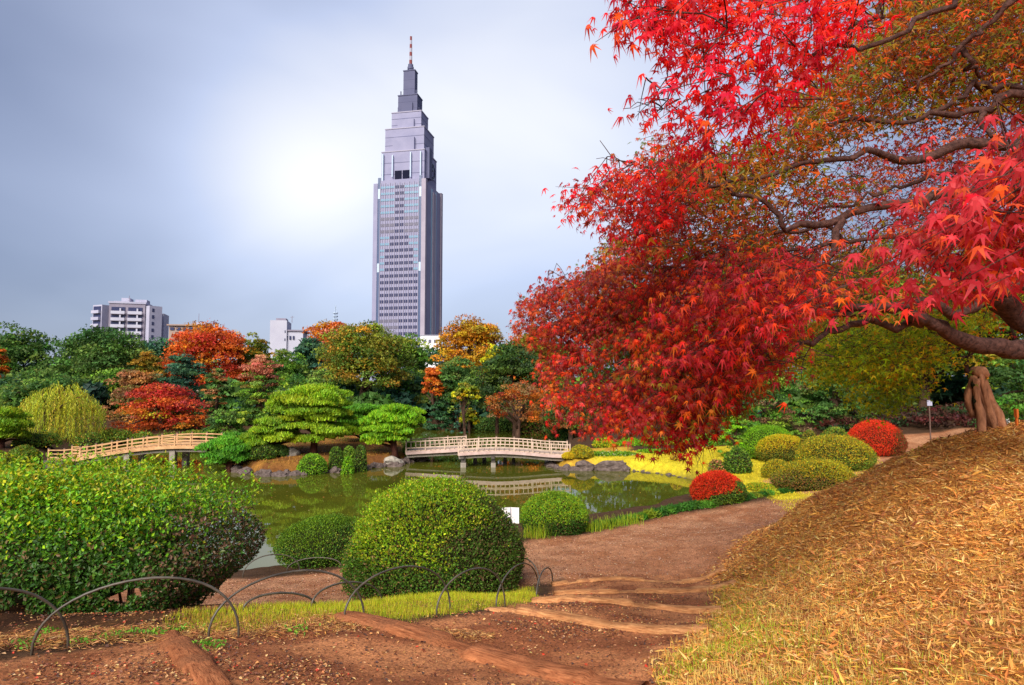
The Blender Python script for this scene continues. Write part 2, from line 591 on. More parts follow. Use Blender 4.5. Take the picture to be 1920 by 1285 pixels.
gx = np.concatenate([-np.geomspace(60, 6000, 14)[::-1], axis([(-50, -20, 1.2), (-20, -7, 0.30), (-7, -3, 0.10), (-3, 6, 0.065), (6, 12, 0.16), (12, 30, 0.5), (30, 50, 1.2)]), np.geomspace(60, 6000, 14)])
gy = np.concatenate([axis([(-40, -8, 4), (-8, 1.8, 0.7), (1.8, 3, 0.12), (3, 11.5, 0.065), (11.5, 20, 0.13), (20, 45, 0.26), (45, 95, 0.9)]), np.geomspace(105, 7000, 16)])
GX, GY = np.meshgrid(gx, gy)
GZ = height(GX, GY)
zx, zy = GX.ravel(), GY.ravel()
gc = np.empty((len(zx), 3))
gc[:] = (0.075, 0.040, 0.022)                                                    # forest floor
n1 = fbm(zx * 0.9, zy * 0.9, 40, 4)[:, None]


def lay(mask, c0, c1, nz=None):
    global gc
    nz = n1 if nz is None else nz
    c = np.array(c0) * (1 - nz) + np.array(c1) * nz
    gc = gc * (1 - mask[:, None]) + c * mask[:, None]


n2 = sstep(0.36, 0.64, fbm(zx * 2.3, zy * 2.3, 44, 4))[:, None]
lay(zmask(zx, zy, Z_ISLAND, 0.5, 50), (0.16, 0.065, 0.022), (0.30, 0.14, 0.03), n2)
lay(zmask(zx, zy, Z_SPIT, 0.3, 51), (0.42, 0.22, 0.03), (0.55, 0.36, 0.04), n2)
lay(zmask(zx, zy, Z_LAWN, 0.25, 52), (0.50, 0.40, 0.02), (0.60, 0.50, 0.03), n2)
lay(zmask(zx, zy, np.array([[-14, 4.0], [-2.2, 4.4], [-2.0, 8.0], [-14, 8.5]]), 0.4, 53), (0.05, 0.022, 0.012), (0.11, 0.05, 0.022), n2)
lay(zmask(zx, zy, MOUND, 0.35, 54, 0.4), (0.56, 0.235, 0.055), (0.70, 0.36, 0.09), n2)
lay(zmask(zx, zy, Z_VERGE, 0.16, 55), (0.16, 0.17, 0.02), (0.34, 0.24, 0.04), n2)
lay(zmask(zx, zy, Z_GRAVEL, 0.22, 56), (0.38, 0.155, 0.072), (0.50, 0.245, 0.13), n2)
near_red = (sstep(17, 10, zy) * sstep(0.5, 1.8, zx))[:, None] * n2
lay(zmask(zx, zy, Z_GRAVEL, 0.22, 56) * near_red[:, 0] * 0.8, (0.36, 0.13, 0.06), (0.42, 0.165, 0.08), n1)
lay(zmask(zx, zy, Z_SOIL, 0.10, 57, 0.15), (0.30, 0.105, 0.045), (0.50, 0.205, 0.088), n2)
sdp = poly_sdf(zx, zy, POND)
lay(sstep(0.25, -0.1, sdp), (0.08, 0.05, 0.03), (0.10, 0.07, 0.04))


def ground_material():
    m, nt, b = mat_new("ground_soil")
    at = nt.nodes.new("ShaderNodeAttribute")
    at.attribute_name = "Col"
    a = noise_node(nt, 5.0, 8, 0.7)
    c = noise_node(nt, 48.0, 5, 0.7)
    r1 = ramp_node(nt, a.outputs["Fac"], [(0.30, (0.62, 0.60, 0.58)), (0.70, (1.25, 1.25, 1.22))])
    r2 = ramp_node(nt, c.outputs["Fac"], [(0.34, (0.42, 0.40, 0.40)), (0.52, (1.0, 1.0, 1.0)), (0.70, (1.5, 1.45, 1.35))])
    nt.links.new(mul_color(nt, mul_color(nt, at.outputs["Color"], r1.outputs[0]), r2.outputs[0]), b.inputs["Base Color"])
    b.inputs["Roughness"].default_value = 0.95
    b.inputs["Specular IOR Level"].default_value = 0.1
    bump(nt, b, c.outputs["Fac"], 0.7, 0.02)
    return m


M["ground"] = ground_material()
nyg, nxg = GX.shape
ii, jj = np.meshgrid(np.arange(nyg - 1), np.arange(nxg - 1), indexing="ij")
q = np.stack([ii * nxg + jj, ii * nxg + jj + 1, (ii + 1) * nxg + jj + 1, (ii + 1) * nxg + jj], -1).reshape(-1, 4)
gv = np.stack([zx, zy, GZ.ravel()], -1)
qc = gv[q].mean(1)
mpath = np.maximum(zmask(qc[:, 0], qc[:, 1], Z_SOIL, 0.1, 57, 0.15), zmask(qc[:, 0], qc[:, 1], Z_GRAVEL, 0.22, 56)) > 0.5
mlawn = (zmask(qc[:, 0], qc[:, 1], Z_LAWN, 0.25, 52) > 0.5) & ~mpath


def sub_sheet(name, sel):
    f_ = q[sel]
    used, inv = np.unique(f_, return_inverse=True)
    me = mk_mesh(name, gv[used], inv.reshape(-1, 4), None, gc[used], True)
    o = link(name, me, M["ground"])
    return tag(o, kind="structure")


sub_sheet("ground", ~(mpath | mlawn))
sub_sheet("path", mpath)
sub_sheet("lawn", mlawn)

# ------------------------------------------------------------------ the pond
m, nt, b = mat_new("pond_water")
wnz = noise_node(nt, 0.5, 3)
rr = ramp_node(nt, wnz.outputs["Fac"], [(0.3, (0.058, 0.070, 0.007)), (0.7, (0.092, 0.092, 0.010))])
nt.links.new(rr.outputs[0], b.inputs["Base Color"])
b.inputs["Roughness"].default_value = 0.015
b.inputs["IOR"].default_value = 1.33
b.inputs["Specular IOR Level"].default_value = 0.5
wv = noise_node(nt, 2.2, 3)
bump(nt, b, wv.outputs["Fac"], 0.035, 0.03)
M["water"] = m
px0, px1, py0, py1 = POND[:, 0].min() - 1, POND[:, 0].max() + 1, POND[:, 1].min() - 1, POND[:, 1].max() + 1
wme = mk_mesh("pond", [[px0, py0, 0], [px1, py0, 0], [px1, py1, 0], [px0, py1, 0]], [[0, 1, 2, 3]])
tag(link("pond", wme, M["water"]), kind="structure")
# ------------------------------------------------------------------ foliage builders
def rand_unit(n, rng):
    return unit(rng.normal(size=(n, 3)))


def leaf_quads(C, tip, nrm, ln, wd, fold=0.15, tri=False):
    """one folded lozenge leaf per centre: 4 vertices; far leaves (tri) are pointed triangles of the same area"""
    tip = unit(tip)
    nrm = unit(nrm - tip * (nrm * tip).sum(1, keepdims=True))
    side = np.cross(tip, nrm)
    ln = np.asarray(ln)[:, None] if np.ndim(ln) else ln
    wd = np.asarray(wd)[:, None] if np.ndim(wd) else wd
    if tri:
        V = np.empty((len(C), 3, 3))
        V[:, 0] = C - tip * ln * 0.4 - side * wd * 0.55
        V[:, 1] = C - tip * ln * 0.4 + side * wd * 0.55
        V[:, 2] = C + tip * ln * 0.55
        return V.reshape(-1, 3), np.arange(len(C) * 3).reshape(-1, 3)
    V = np.empty((len(C), 4, 3))
    V[:, 0] = C - tip * ln * 0.5
    V[:, 1] = C + side * wd * 0.5 + nrm * fold * wd - tip * ln * 0.05
    V[:, 2] = C + tip * ln * 0.5
    V[:, 3] = C - side * wd * 0.5 + nrm * fold * wd - tip * ln * 0.05
    Q = np.arange(len(C) * 4).reshape(-1, 4)
    return V.reshape(-1, 3), Q


def pick(pal, n, rng):
    """pal: list of (rgb, weight)"""
    c = np.array([p[0] for p in pal], float)
    w = np.array([p[1] for p in pal], float)
    return c[rng.choice(len(c), n, p=w / w.sum())]


def jitter(c, rng, amt=0.25):
    n = len(c)
    g = np.exp(rng.normal(0, amt, (n, 1)))
    h = np.exp(rng.normal(0, amt * 0.35, (n, 3)))
    return np.clip(c * g * h, 0.002, 0.9)


def foliage(name, V, Q, C, mat, parent):
    per = Q.shape[1]
    me = mk_mesh(name, V - origin(parent), Q if per == 4 else None, Q if per == 3 else None, np.repeat(C, per, 0))
    return link(name, me, mat, parent)


def clump_leaves(cen, rad, nper, rng, flat=0.7, ln=0.25, wd=0.16, up=0.5, droop=0.25):
    """leaves through clumps: cen (k,3), rad (k,3); mostly near each clump's upper skin"""
    k = len(cen)
    idx = np.repeat(np.arange(k), nper)
    n = len(idx)
    d = rand_unit(n, rng)
    d[:, 2] = np.where(d[:, 2] < -0.35, -d[:, 2], d[:, 2])
    r = rng.uniform(0.25, 1.0, (n, 1)) ** 0.45
    pos = cen[idx] + d * r * rad[idx] * (1 + rng.normal(0, 0.10, (n, 1)))
    nrm = d * 0.9 + np.array([0, 0, up]) + rng.normal(0, 0.45, (n, 3))
    tip = rand_unit(n, rng) + d * 0.5 - np.array([0, 0, droop])
    s = rng.uniform(0.65, 1.35, n)
    V, Q = leaf_quads(pos, tip, nrm, ln * s, wd * s, tri=True)
    return V, Q, idx, d


def tree_trunk(parent, base, top, r, limbs, rng, mat, seg=8, name="trunk", nlimb=7):
    mb = MB()
    base, top = np.asarray(base, float), np.asarray(top, float)
    mid = [base + (top - base) * t + np.append(rng.normal(0, 0.03 * np.linalg.norm(top - base), 2), 0) * (0 < t < 1) for t in (0, 0.3, 0.65, 1)]
    p = smooth_path(mid, 9)
    p[0, 2] -= 0.3
    mb.tube(p, np.linspace(r, r * 0.4, 9) * np.array([1.25] + [1] * 8), seg, 0.15, int(rng.integers(99)))
    if len(limbs):
        for j in rng.choice(len(limbs), min(nlimb, len(limbs)), replace=False):
            t = rng.uniform(0.35, 0.9)
            a = p[int(t * 8)]
            c = (a + limbs[j]) / 2 + np.array([0, 0, 0.08 * np.linalg.norm(limbs[j] - a)])
            lp = smooth_path([a, c, limbs[j]], 6)
            mb.tube(lp, np.linspace(r * 0.45, r * 0.08, 6), 5)
    return mb.build(name, mat, parent, True)


def crown_clumps(style, cen, R, k, rng):
    """clump centres and radii for a crown of half sizes R"""
    if style == "round":
        d = rand_unit(k, rng)
        d[:, 2] = np.where(d[:, 2] < -0.55, -d[:, 2], d[:, 2])
        f = rng.uniform(0.45, 0.92, (k, 1))
        c = cen + d * f * R
        rad = np.outer(rng.uniform(0.16, 0.30, k), np.ones(3)) * (R[0] * 0.6 + R[2] * 0.4)
        rad[:, 2] *= 0.62
    elif style == "tier":                       # level sprays in storeys, narrower at the top
        z = rng.uniform(-1, 0.92, k)
        z = 0.6 * z + 0.4 * (np.round((z + 1) * 4.5) / 4.5 - 1) + 0.10 * np.sin(np.arange(k) * 2.4)
        prof = np.sqrt(np.clip(1.04 - np.clip(0.5 + 0.5 * z, 0, 1) ** 1.8, 0.03, 1))
        a = rng.uniform(0, 2 * math.pi, k)
        f = rng.uniform(0.2, 0.95, k) * prof
        c = cen + np.stack([np.cos(a) * f * R[0], np.sin(a) * f * R[1], (z - 0.10 * f + rng.normal(0, 0.05, k)) * R[2]], -1)
        rad = np.outer(rng.uniform(0.13, 0.30, k), np.ones(3)) * R[0]
        rad[:, 2] = np.minimum(rad[:, 2] * 0.42, R[2] * 0.16)
    else:                                       # cone
        z = rng.uniform(-1, 0.9, k)
        prof = np.clip((1.0 - z) / 2, 0.05, 1) ** 0.75
        a = rng.uniform(0, 2 * math.pi, k)
        f = rng.uniform(0.5, 0.95, k) * prof
        c = cen + np.stack([np.cos(a) * f * R[0], np.sin(a) * f * R[1], z * R[2]], -1)
        rad = np.outer(rng.uniform(0.18, 0.3, k), np.ones(3)) * R[0]
        rad[:, 2] *= 0.55
    return c, rad


def tree(name, label, cat, x0, x1, ytop, ybot, Y, pal, style="round", pal_top=None, top_at=0.35, n=9000, k=None, ln=None, group=None, seed=1,
         mat="leaf", trunk_r=None, sparse=False, bark="bark", asp=1.55, clump_var=0.22):
    rng = np.random.default_rng(seed * 131 + 5)
    cen = P((x0 + x1) / 2, (ytop + ybot) / 2, Y)
    m_px = np.linalg.norm(ray((x0 + x1) / 2, (ytop + ybot) / 2)) * 0 + Y / F_PX
    R = np.array([(x1 - x0) / 2 * m_px, (x1 - x0) / 2 * m_px * 0.85, (ybot - ytop) / 2 * m_px])
    R[1] = max(R[1], min(R[2] * 0.7, 5.0))
    base = np.array([cen[0], cen[1], hz(cen[0], cen[1])])
    t = thing(name, label, cat, base, 0, group)
    n = int(n * 1.25)
    k = k or int(50 + n / 120)
    c, rad = crown_clumps(style, cen, R, k, rng)
    if sparse:
        rad *= 0.8
    area = math.pi / 4 * (x1 - x0) * (ybot - ytop)
    ln = ln or max(0.09, (0.6 if sparse else 1.0) * max(4.2, math.sqrt(5.2 * area * 2 * asp / n)) * m_px)
    V, Q, idx, d = clump_leaves(c, rad, max(4, n // k), rng, ln=ln, wd=ln / asp, droop=0.3)
    ccol = pick(pal, k, rng)
    if pal_top:
        rel = (c[:, 2] - cen[2]) / R[2] + rng.normal(0, 0.15, k)
        ccol = np.where((rel > top_at)[:, None], pick(pal_top, k, rng), ccol)
    ccol = jitter(ccol, rng, clump_var)
    C = jitter(ccol[idx], rng, 0.20)
    foliage("crown", V, Q, C, M[mat], t)
    tree_trunk(t, base, cen + np.array([0, 0, R[2] * 0.35]), trunk_r or 0.05 * (R[0] + R[2]) * 0.8 + 0.05, c, rng, M[bark])
    return t


# ---- clipped bushes
def bush(name, label, cat, px, ybase, wpx, hpx, pal, n, ln, Y=None, group=None, seed=1, pal_low=None, power=2.2, depth=0.9, lean=0.0, shaggy=0.03,
         mat="leaf", stems=6, tuck=0.84, pal_side=None, side_dir=None, lump=0.06, base_z=None, sx=None, asp=1.9, shoots=0):
    rng = np.random.default_rng(seed * 977 + 3)
    if Y is None:
        b = GP(px, ybase)
        Y = b[1] + wpx / 2 / F_PX * b[1] * depth * 0.8
    c0 = P(px, ybase, Y)
    gz = hz(c0[0], Y) if base_z is None else base_z
    base = np.array([c0[0], Y, gz])
    ax = wpx / 2 / F_PX * Y if sx is None else sx
    ay = ax * depth
    ztop = P(px, ybase - hpx, Y - ay * 0.15)[2]
    h = max(ztop - gz, 0.15)
    t = thing(name, label, cat, base, 0, group)

    def prof(tt):
        return np.clip(1 - tt ** power, 0, 1) ** (1 / 2.1) * (tuck + (1 - tuck) * sstep(0.0, 0.35, tt))

    # even sampling of the skin
    tt = np.linspace(0.02, 1, 300)
    r = prof(tt)
    ds = np.sqrt(np.diff(r * ax) ** 2 + np.diff(tt * h) ** 2) * (r[:-1] + r[1:])
    cdf = np.concatenate([[0], np.cumsum(ds)])
    ts = np.interp(rng.uniform(0, cdf[-1], n), cdf, tt)
    u = rng.uniform(0, 2 * math.pi, n)
    rr_ = prof(ts)
    eps = 0.004
    dr = (prof(np.minimum(ts + eps, 1)) - prof(np.maximum(ts - eps, 0))) / (2 * eps)
    nz_ = np.clip(-dr * ax / h, -0.6, 8)
    nrm = unit(np.stack([np.cos(u) / ax * ax, np.sin(u), nz_], -1))
    pos = np.stack([np.cos(u) * rr_ * ax + lean * ts * ax, np.sin(u) * rr_ * ay, ts * h], -1)
    lumps = (fbm(pos[:, 0] * 2.2 / max(ax, .4) + pos[:, 2] * 1.1 + seed, pos[:, 1] * 2.2 / max(ax, .4) + pos[:, 2] * 1.4, seed, 3) - 0.5) * 2
    inset = rng.uniform(0, 1, n) ** 2 * 0.14 * min(ax, h)
    push = lumps * lump * ax - inset + np.abs(rng.normal(0, shaggy, n)) * np.maximum(ax, 0.3) * (rng.random(n) < 0.25)
    pos = pos + nrm * push[:, None]
    tip = rand_unit(n, rng) * 0.9 + nrm * 0.75 + np.array([0, 0, 0.35])
    ln_ = nrm * 1.0 + rng.normal(0, 0.55, (n, 3)) + np.array([0, 0, 0.3])
    s = rng.uniform(0.6, 1.3, n)
    V, Q = leaf_quads(pos + base, tip, ln_, ln * s, ln * s / asp, tri=Y > 16)
    C = pick(pal, n, rng)
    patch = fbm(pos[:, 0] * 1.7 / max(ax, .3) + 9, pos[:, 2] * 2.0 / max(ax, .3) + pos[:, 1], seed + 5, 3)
    if pal_low:  # lower leaves darker: shade under the swell put into leaf colour
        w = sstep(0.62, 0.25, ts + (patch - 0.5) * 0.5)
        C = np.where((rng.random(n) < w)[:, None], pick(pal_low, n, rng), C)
    if pal_side:
        sdv = np.asarray(side_dir, float)
        w = sstep(0.25, 0.6, (nrm @ unit(sdv)) + (patch - 0.5) * 1.0)
        C = np.where((rng.random(n) < w)[:, None], pick(pal_side, n, rng), C)
    C = C * (0.75 + 0.5 * patch[:, None])
    foliage("foliage", V, Q, jitter(C, rng, 0.22), M[mat], t)
    if shoots:                                  # stray shoots the shears missed
        k_ = rng.choice(np.where(ts > 0.35)[0], shoots)
        L_ = rng.uniform(0.03, 0.13, shoots)
        d_ = unit(nrm[k_] + np.array([0, 0, 0.8]) + rng.normal(0, 0.35, (shoots, 3)))
        sp_ = (pos[k_][:, None] + d_[:, None] * (L_[:, None] * np.linspace(0, 1, 7)[None])[..., None]).reshape(-1, 3) + base
        a_ = rand_unit(len(sp_), rng) + np.repeat(d_, 7, 0) * 0.6
        V, Q = leaf_quads(sp_, a_, rand_unit(len(sp_), rng) + [0, 0, 0.8], ln * 0.9, ln * 0.42)
        tag(foliage("stray_shoots", V, Q, jitter(pick(pal, len(sp_), rng), rng, 0.2), M[mat], t), kind="stuff")
    # closed dark shell: twigs and their inner shade as one colour
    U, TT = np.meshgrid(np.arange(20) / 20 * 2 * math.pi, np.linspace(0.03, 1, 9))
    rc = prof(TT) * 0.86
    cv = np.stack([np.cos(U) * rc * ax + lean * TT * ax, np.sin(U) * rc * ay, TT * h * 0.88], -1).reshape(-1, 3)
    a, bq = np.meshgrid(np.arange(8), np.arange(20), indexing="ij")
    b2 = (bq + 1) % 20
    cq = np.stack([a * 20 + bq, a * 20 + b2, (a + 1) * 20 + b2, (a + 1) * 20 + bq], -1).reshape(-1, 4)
    link("inner_dark_shell", mk_mesh("inner_dark_shell", cv, cq, None, None, True), M["dark_core"], t)
    for i in range(stems):
        a_ = rng.uniform(0, 2 * math.pi)
        q0 = base + np.array([math.cos(a_) * ax * 0.3, math.sin(a_) * ay * 0.3, -0.06])
        q1 = base + np.array([math.cos(a_) * ax * 0.62, math.sin(a_) * ay * 0.62, h * 0.35])
        MB().tube(smooth_path([q0, (q0 + q1) / 2 + rng.normal(0, 0.03, 3), q1], 5), np.linspace(0.022, 0.010, 5) * max(ax, 0.5), 5).build("stem", M["bark"], t, True)
    return t


# ------------------------------------------------------------------ palettes (real leaf colours)
DKG = [((0.045, 0.105, 0.024), 3), ((0.070, 0.140, 0.026), 3), ((0.12, 0.185, 0.03), 1.8)]
BLG = [((0.028, 0.080, 0.048), 3), ((0.045, 0.11, 0.058), 2), ((0.07, 0.15, 0.055), 1)]
MDG = [((0.075, 0.17, 0.018), 3), ((0.12, 0.22, 0.022), 3), ((0.20, 0.27, 0.025), 1.6)]
OLV = [((0.12, 0.15, 0.016), 4), ((0.17, 0.17, 0.018), 3), ((0.08, 0.13, 0.018), 3), ((0.30, 0.17, 0.018), 1.4)]
GLD = [((0.42, 0.19, 0.014), 4), ((0.50, 0.26, 0.016), 3), ((0.36, 0.12, 0.014), 2), ((0.22, 0.18, 0.02), 1)]
ORG = [((0.45, 0.11, 0.014), 4), ((0.36, 0.07, 0.014), 3), ((0.48, 0.18, 0.016), 2)]
RED = [((0.36, 0.035, 0.020), 4), ((0.44, 0.07, 0.016), 3), ((0.28, 0.025, 0.025), 2), ((0.40, 0.13, 0.02), 1)]
YEL = [((0.55, 0.42, 0.012), 4), ((0.42, 0.40, 0.018), 3), ((0.28, 0.32, 0.02), 2)]
BRN = [((0.26, 0.12, 0.045), 3), ((0.32, 0.14, 0.04), 2), ((0.20, 0.12, 0.05), 2), ((0.12, 0.12, 0.03), 1)]
PNK = [((0.42, 0.15, 0.085), 3), ((0.36, 0.12, 0.07), 2), ((0.28, 0.18, 0.06), 1)]
LMG = [((0.11, 0.25, 0.015), 3), ((0.19, 0.32, 0.015), 3), ((0.08, 0.18, 0.018), 2)]
WIL = [((0.34, 0.36, 0.025), 4), ((0.26, 0.30, 0.03), 3), ((0.36, 0.28, 0.035), 1.3)]
TRG = [((0.13, 0.30, 0.012), 3), ((0.20, 0.36, 0.012), 3), ((0.08, 0.20, 0.012), 2)]
TOL = [((0.50, 0.36, 0.012), 3.4), ((0.40, 0.36, 0.014), 3), ((0.54, 0.27, 0.014), 2), ((0.24, 0.27, 0.016), 1)]
TRD = [((0.62, 0.035, 0.010), 4), ((0.50, 0.022, 0.010), 3), ((0.66, 0.08, 0.012), 1.5)]

for pal_ in (DKG, BLG, MDG, OLV, GLD, ORG, RED, YEL, BRN, PNK, LMG, WIL, TRG, TOL, TRD):
    for i_, (c_, w_) in enumerate(pal_):
        pal_[i_] = (tuple(np.minimum(np.array(c_) * 1.45, 0.8)), w_)

# ------------------------------------------------------------------ the wood beyond the pond
seed_i = [100]


def T(name, label, cat, *a, **kw):
    seed_i[0] += 1
    return tree(name, label, cat, *a, seed=seed_i[0], group="trees round the pond", **kw)


# back row
T("evergreen_tree", "dark evergreen at the far left edge, tallest above the willow", "tree", -60, 110, 607, 800, 66, DKG, pal_top=DKG, n=10000)
T("evergreen_tree", "broad dark green evergreen directly below the left apartment block", "tree", 90, 300, 614, 800, 64, DKG + [((0.07, 0.13, 0.025), 2)], n=15000)
T("evergreen_tree", "narrow blue green tree between the apartment block and the red crown", "tree", 250, 345, 628, 780, 72, BLG, n=6000)
T("autumn_tree", "orange tree cut by the left picture edge", "tree", -50, 22, 640, 740, 58, ORG + MDG, n=4000)
T("autumn_tree", "rounded red and orange crown rising left of the white building", "tree", 306, 468, 604, 775, 68, ORG + RED[:2], n=14000)
T("broadleaf_tree", "olive crown leaning on the right of the red orange crown", "tree", 440, 515, 618, 780, 72, OLV, n=5500)
T("evergreen_tree", "deep green crown in front of the low white building", "tree", 488, 575, 648, 800, 64, MDG + DKG, n=6500)
T("evergreen_tree", "dark blue green tree right of the low white building", "tree", 540, 620, 622, 800, 70, BLG, n=6000)
T("autumn_tree", "rusty red treetop left of the tower's foot", "tree", 566, 662, 594, 760, 82, PNK + ORG, n=6500)
T("broadleaf_tree", "large domed olive and gold tree in front of the tower", "tree", 592, 775, 600, 770, 60, OLV, n=20000, clump_var=0.3)
T("broadleaf_tree", "dark green crown at the tower's right foot", "tree", 715, 815, 618, 800, 70, MDG + DKG, n=8000)
T("autumn_tree", "tall golden orange tree right of the tower", "tree", 812, 952, 588, 770, 66, GLD, n=14000, clump_var=0.3)
T("autumn_tree", "narrow orange tree hanging below the golden crown", "tree", 792, 836, 680, 765, 56, ORG, n=2800)
T("autumn_tree", "orange crown behind the tip of the red maple", "tree", 930, 1060, 610, 780, 62, ORG + OLV, n=8000)
T("evergreen_tree", "shadowed dark green tree under the golden crown", "tree", 815, 905, 668, 812, 57, DKG, n=8000)
T("evergreen_tree", "dark tree in the shade under the domed olive crown", "tree", 690, 815, 690, 806, 66, BLG + DKG, n=7000)
T("evergreen_tree", "dark tree behind the gap between the two tallest pines", "tree", 540, 690, 690, 815, 64, DKG, n=7000)
# middle row
T("evergreen_tree", "green crown filling between the willow and the brownish tree", "tree", 130, 290, 690, 830, 60, DKG + MDG, n=9000)
T("evergreen_tree", "green crown low behind the tiered conifer", "tree", 470, 600, 700, 828, 58, DKG + MDG, n=8000)
T("autumn_tree", "low yellow orange crown beneath the red orange crown", "tree", 226, 318, 664, 760, 58, [((0.36, 0.20, 0.02), 3), ((0.20, 0.17, 0.02), 3)], style="tier", n=6000)
T("evergreen_tree", "blue green layered crown below the red orange tree", "tree", 272, 404, 664, 800, 56, BLG, style="tier", n=10000)
T("autumn_tree", "brownish spreading tree right of the willow", "tree", 176, 334, 694, 815, 52, BRN, style="tier", n=8500)
T("evergreen_tree", "dark trees' tall neighbour behind the willow", "tree", -30, 190, 690, 830, 56, DKG, n=11000)
T("cedar_tree", "tiered green conifer with pinkish top boughs left of the largest pine", "tree", 425, 545, 668, 830, 50, MDG + DKG + [((0.24, 0.17, 0.045), 1.2)], style="tier", pal_top=PNK, top_at=0.5, n=13000)
T("autumn_tree", "small brown orange tree between blue green crown and tiered conifer", "tree", 372, 440, 690, 810, 51, BRN + DKG, style="tier", n=5000)
T("maple_tree", "fiery red and yellow maple behind the left bridge", "tree", 204, 398, 722, 838, 46, ORG + RED + [((0.45, 0.36, 0.02), 2), ((0.10, 0.12, 0.02), 4)], style="tier", pal_top=RED + [((0.50, 0.06, 0.05), 2)], top_at=0.35, n=15000)
T("evergreen_tree", "dark green bush at the right end of the left bridge", "tree", 378, 470, 770, 850, 42, DKG + MDG, n=5000)
T("conifer_tree", "yellow green conical tree below the golden crown", "tree", 890, 1030, 640, 815, 50, [((0.10, 0.15, 0.022), 3), ((0.06, 0.12, 0.025), 3), ((0.045, 0.09, 0.03), 2)], pal_top=None, n=15000)
T("autumn_tree", "bright yellow tree beside the conical green tree", "tree", 902, 960, 646, 725, 52, YEL, n=4000)
T("autumn_tree", "small yellow shrub left of the far bridge end", "tree", 846, 900, 716, 770, 49, YEL + OLV, n=2600)
T("shrub", "low yellow shrub on the far bank behind the bridge", "shrub", 858, 902, 766, 806, 52, YEL + OLV, n=1800)
T("autumn_tree", "thin orange brown tree standing behind the bridge", "tree", 906, 1046, 712, 820, 45, BRN + ORG + [((0.20, 0.03, 0.02), 1)], n=6500, sparse=True)
T("cedar_tree", "small blue green tiered cedar on the far bank", "tree", 796, 856, 752, 808, 56, [((0.05, 0.14, 0.05), 3), ((0.03, 0.09, 0.04), 2)], style="tier", n=2800)
T("conifer_tree", "slim grey green conifer on the far bank by the yellow shrub", "tree", 846, 880, 730, 812, 54, BLG, style="cone", n=2200)
T("evergreen_tree", "dark bush behind the right end of the far bridge", "tree", 1010, 1130, 740, 832, 44, DKG + BRN[:1], n=6500)
# right hand wood, behind the maples
T("cedar_tree", "dark layered conifer with pinkish tips behind the bright green topiary", "tree", 1370, 1520, 690, 830, 37, DKG + MDG + [((0.22, 0.12, 0.06), 2)], style="tier", n=11000)
T("cedar_tree", "dark layered conifer above the gold clipped bushes", "tree", 1490, 1640, 680, 815, 40, DKG + [((0.16, 0.10, 0.05), 1)], style="tier", n=10000)
T("evergreen_tree", "dark evergreen to the right of the gnarled trunk", "tree", 1835, 2080, 640, 800, 30, DKG + MDG, style="tier", n=12000)
T("evergreen_tree", "shaded evergreen far behind the small white notice", "tree", 1600, 1850, 560, 775, 46, DKG, n=10000)
T("broadleaf_tree", "tall green and yellow tree glimpsed through the maple branches", "tree", 1290, 1520, 425, 800, 48, MDG + [((0.35, 0.30, 0.02), 2)], n=13000)
T("broadleaf_tree", "tall green tree behind the thick maple limbs", "tree", 1500, 1760, 470, 800, 50, MDG + OLV, n=13000)
T("broadleaf_tree", "tall olive tree at the right picture edge behind the maple", "tree", 1730, 2060, 440, 790, 44, OLV + MDG, n=13000)
T("broadleaf_tree", "green tree behind the drooping tip of the red maple", "tree", 1060, 1330, 530, 830, 52, MDG + DKG, n=15000)  # made taller, mostly unseen, so the pond reflects dark green
T("shrub", "bright green layered pine left of the bright green topiary", "shrub", 1345, 1410, 775, 850, 30, TRG + MDG, style="tier", n=4000)
# generic wood behind everything
rw = np.random.default_rng(5)
wc, wr = [], []
for i in range(210):
    X = rw.uniform(-120, 110)
    Yb = rw.uniform(88, 112) if X < 12 else rw.uniform(56, 90)
    z0 = 1.6
    wc.append((X, Yb, z0 + rw.uniform(0.5, 7.0)))
    wr.append((rw.uniform(2.5, 4.5), 2.5, rw.uniform(1.6, 2.6)))
for i in range(190):                                                       # undergrowth along the edge of the wood
    X = rw.uniform(-60, 45)
    Yb = rw.uniform(55, 72) if X < 10 else rw.uniform(42, 60)
    wc.append((X, Yb, hz(X, Yb) + rw.uniform(0.2, 2.0)))
    wr.append((rw.uniform(1.2, 2.4), 1.5, rw.uniform(0.7, 1.4)))
V, Q, idx, d = clump_leaves(np.array(wc), np.array(wr), 320, rw, ln=0.66, wd=0.42)
wcol = jitter(pick(DKG + BLG, len(wc), rw) * 0.85, rw, 0.3)
o = foliage("woodland", V, Q, jitter(wcol[idx], rw, 0.25), M["leaf"], None)
tag(o, "dark mass of woodland filling the gaps behind the pond's trees", "woodland", kind="stuff")


# reddish ground cover at the right hand wood's edge, tree shade put into its colours
gcn, gcr = [], []
for i in range(130):
    q_ = P(rw.uniform(1560, 1990), 800, rw.uniform(37.5, 46))
    gcn.append((q_[0], q_[1], hz(q_[0], q_[1]) + rw.uniform(0.1, 0.5))); gcr.append((rw.uniform(0.7, 1.2), 0.7, rw.uniform(0.25, 0.5)))
V, Q, idx, d = clump_leaves(np.array(gcn), np.array(gcr), 130, rw, ln=0.20, wd=0.12)
gcol = jitter(pick([((0.10, 0.025, 0.02), 3), ((0.03, 0.06, 0.02), 3), ((0.06, 0.03, 0.02), 2)], len(gcn), rw), rw, 0.3)
tag(foliage("ground_cover", V, Q, jitter(gcol[idx], rw, 0.25), M["leaf"], None), "reddish ground cover under the right hand wood, darkened as in shade", "ground cover", kind="stuff")


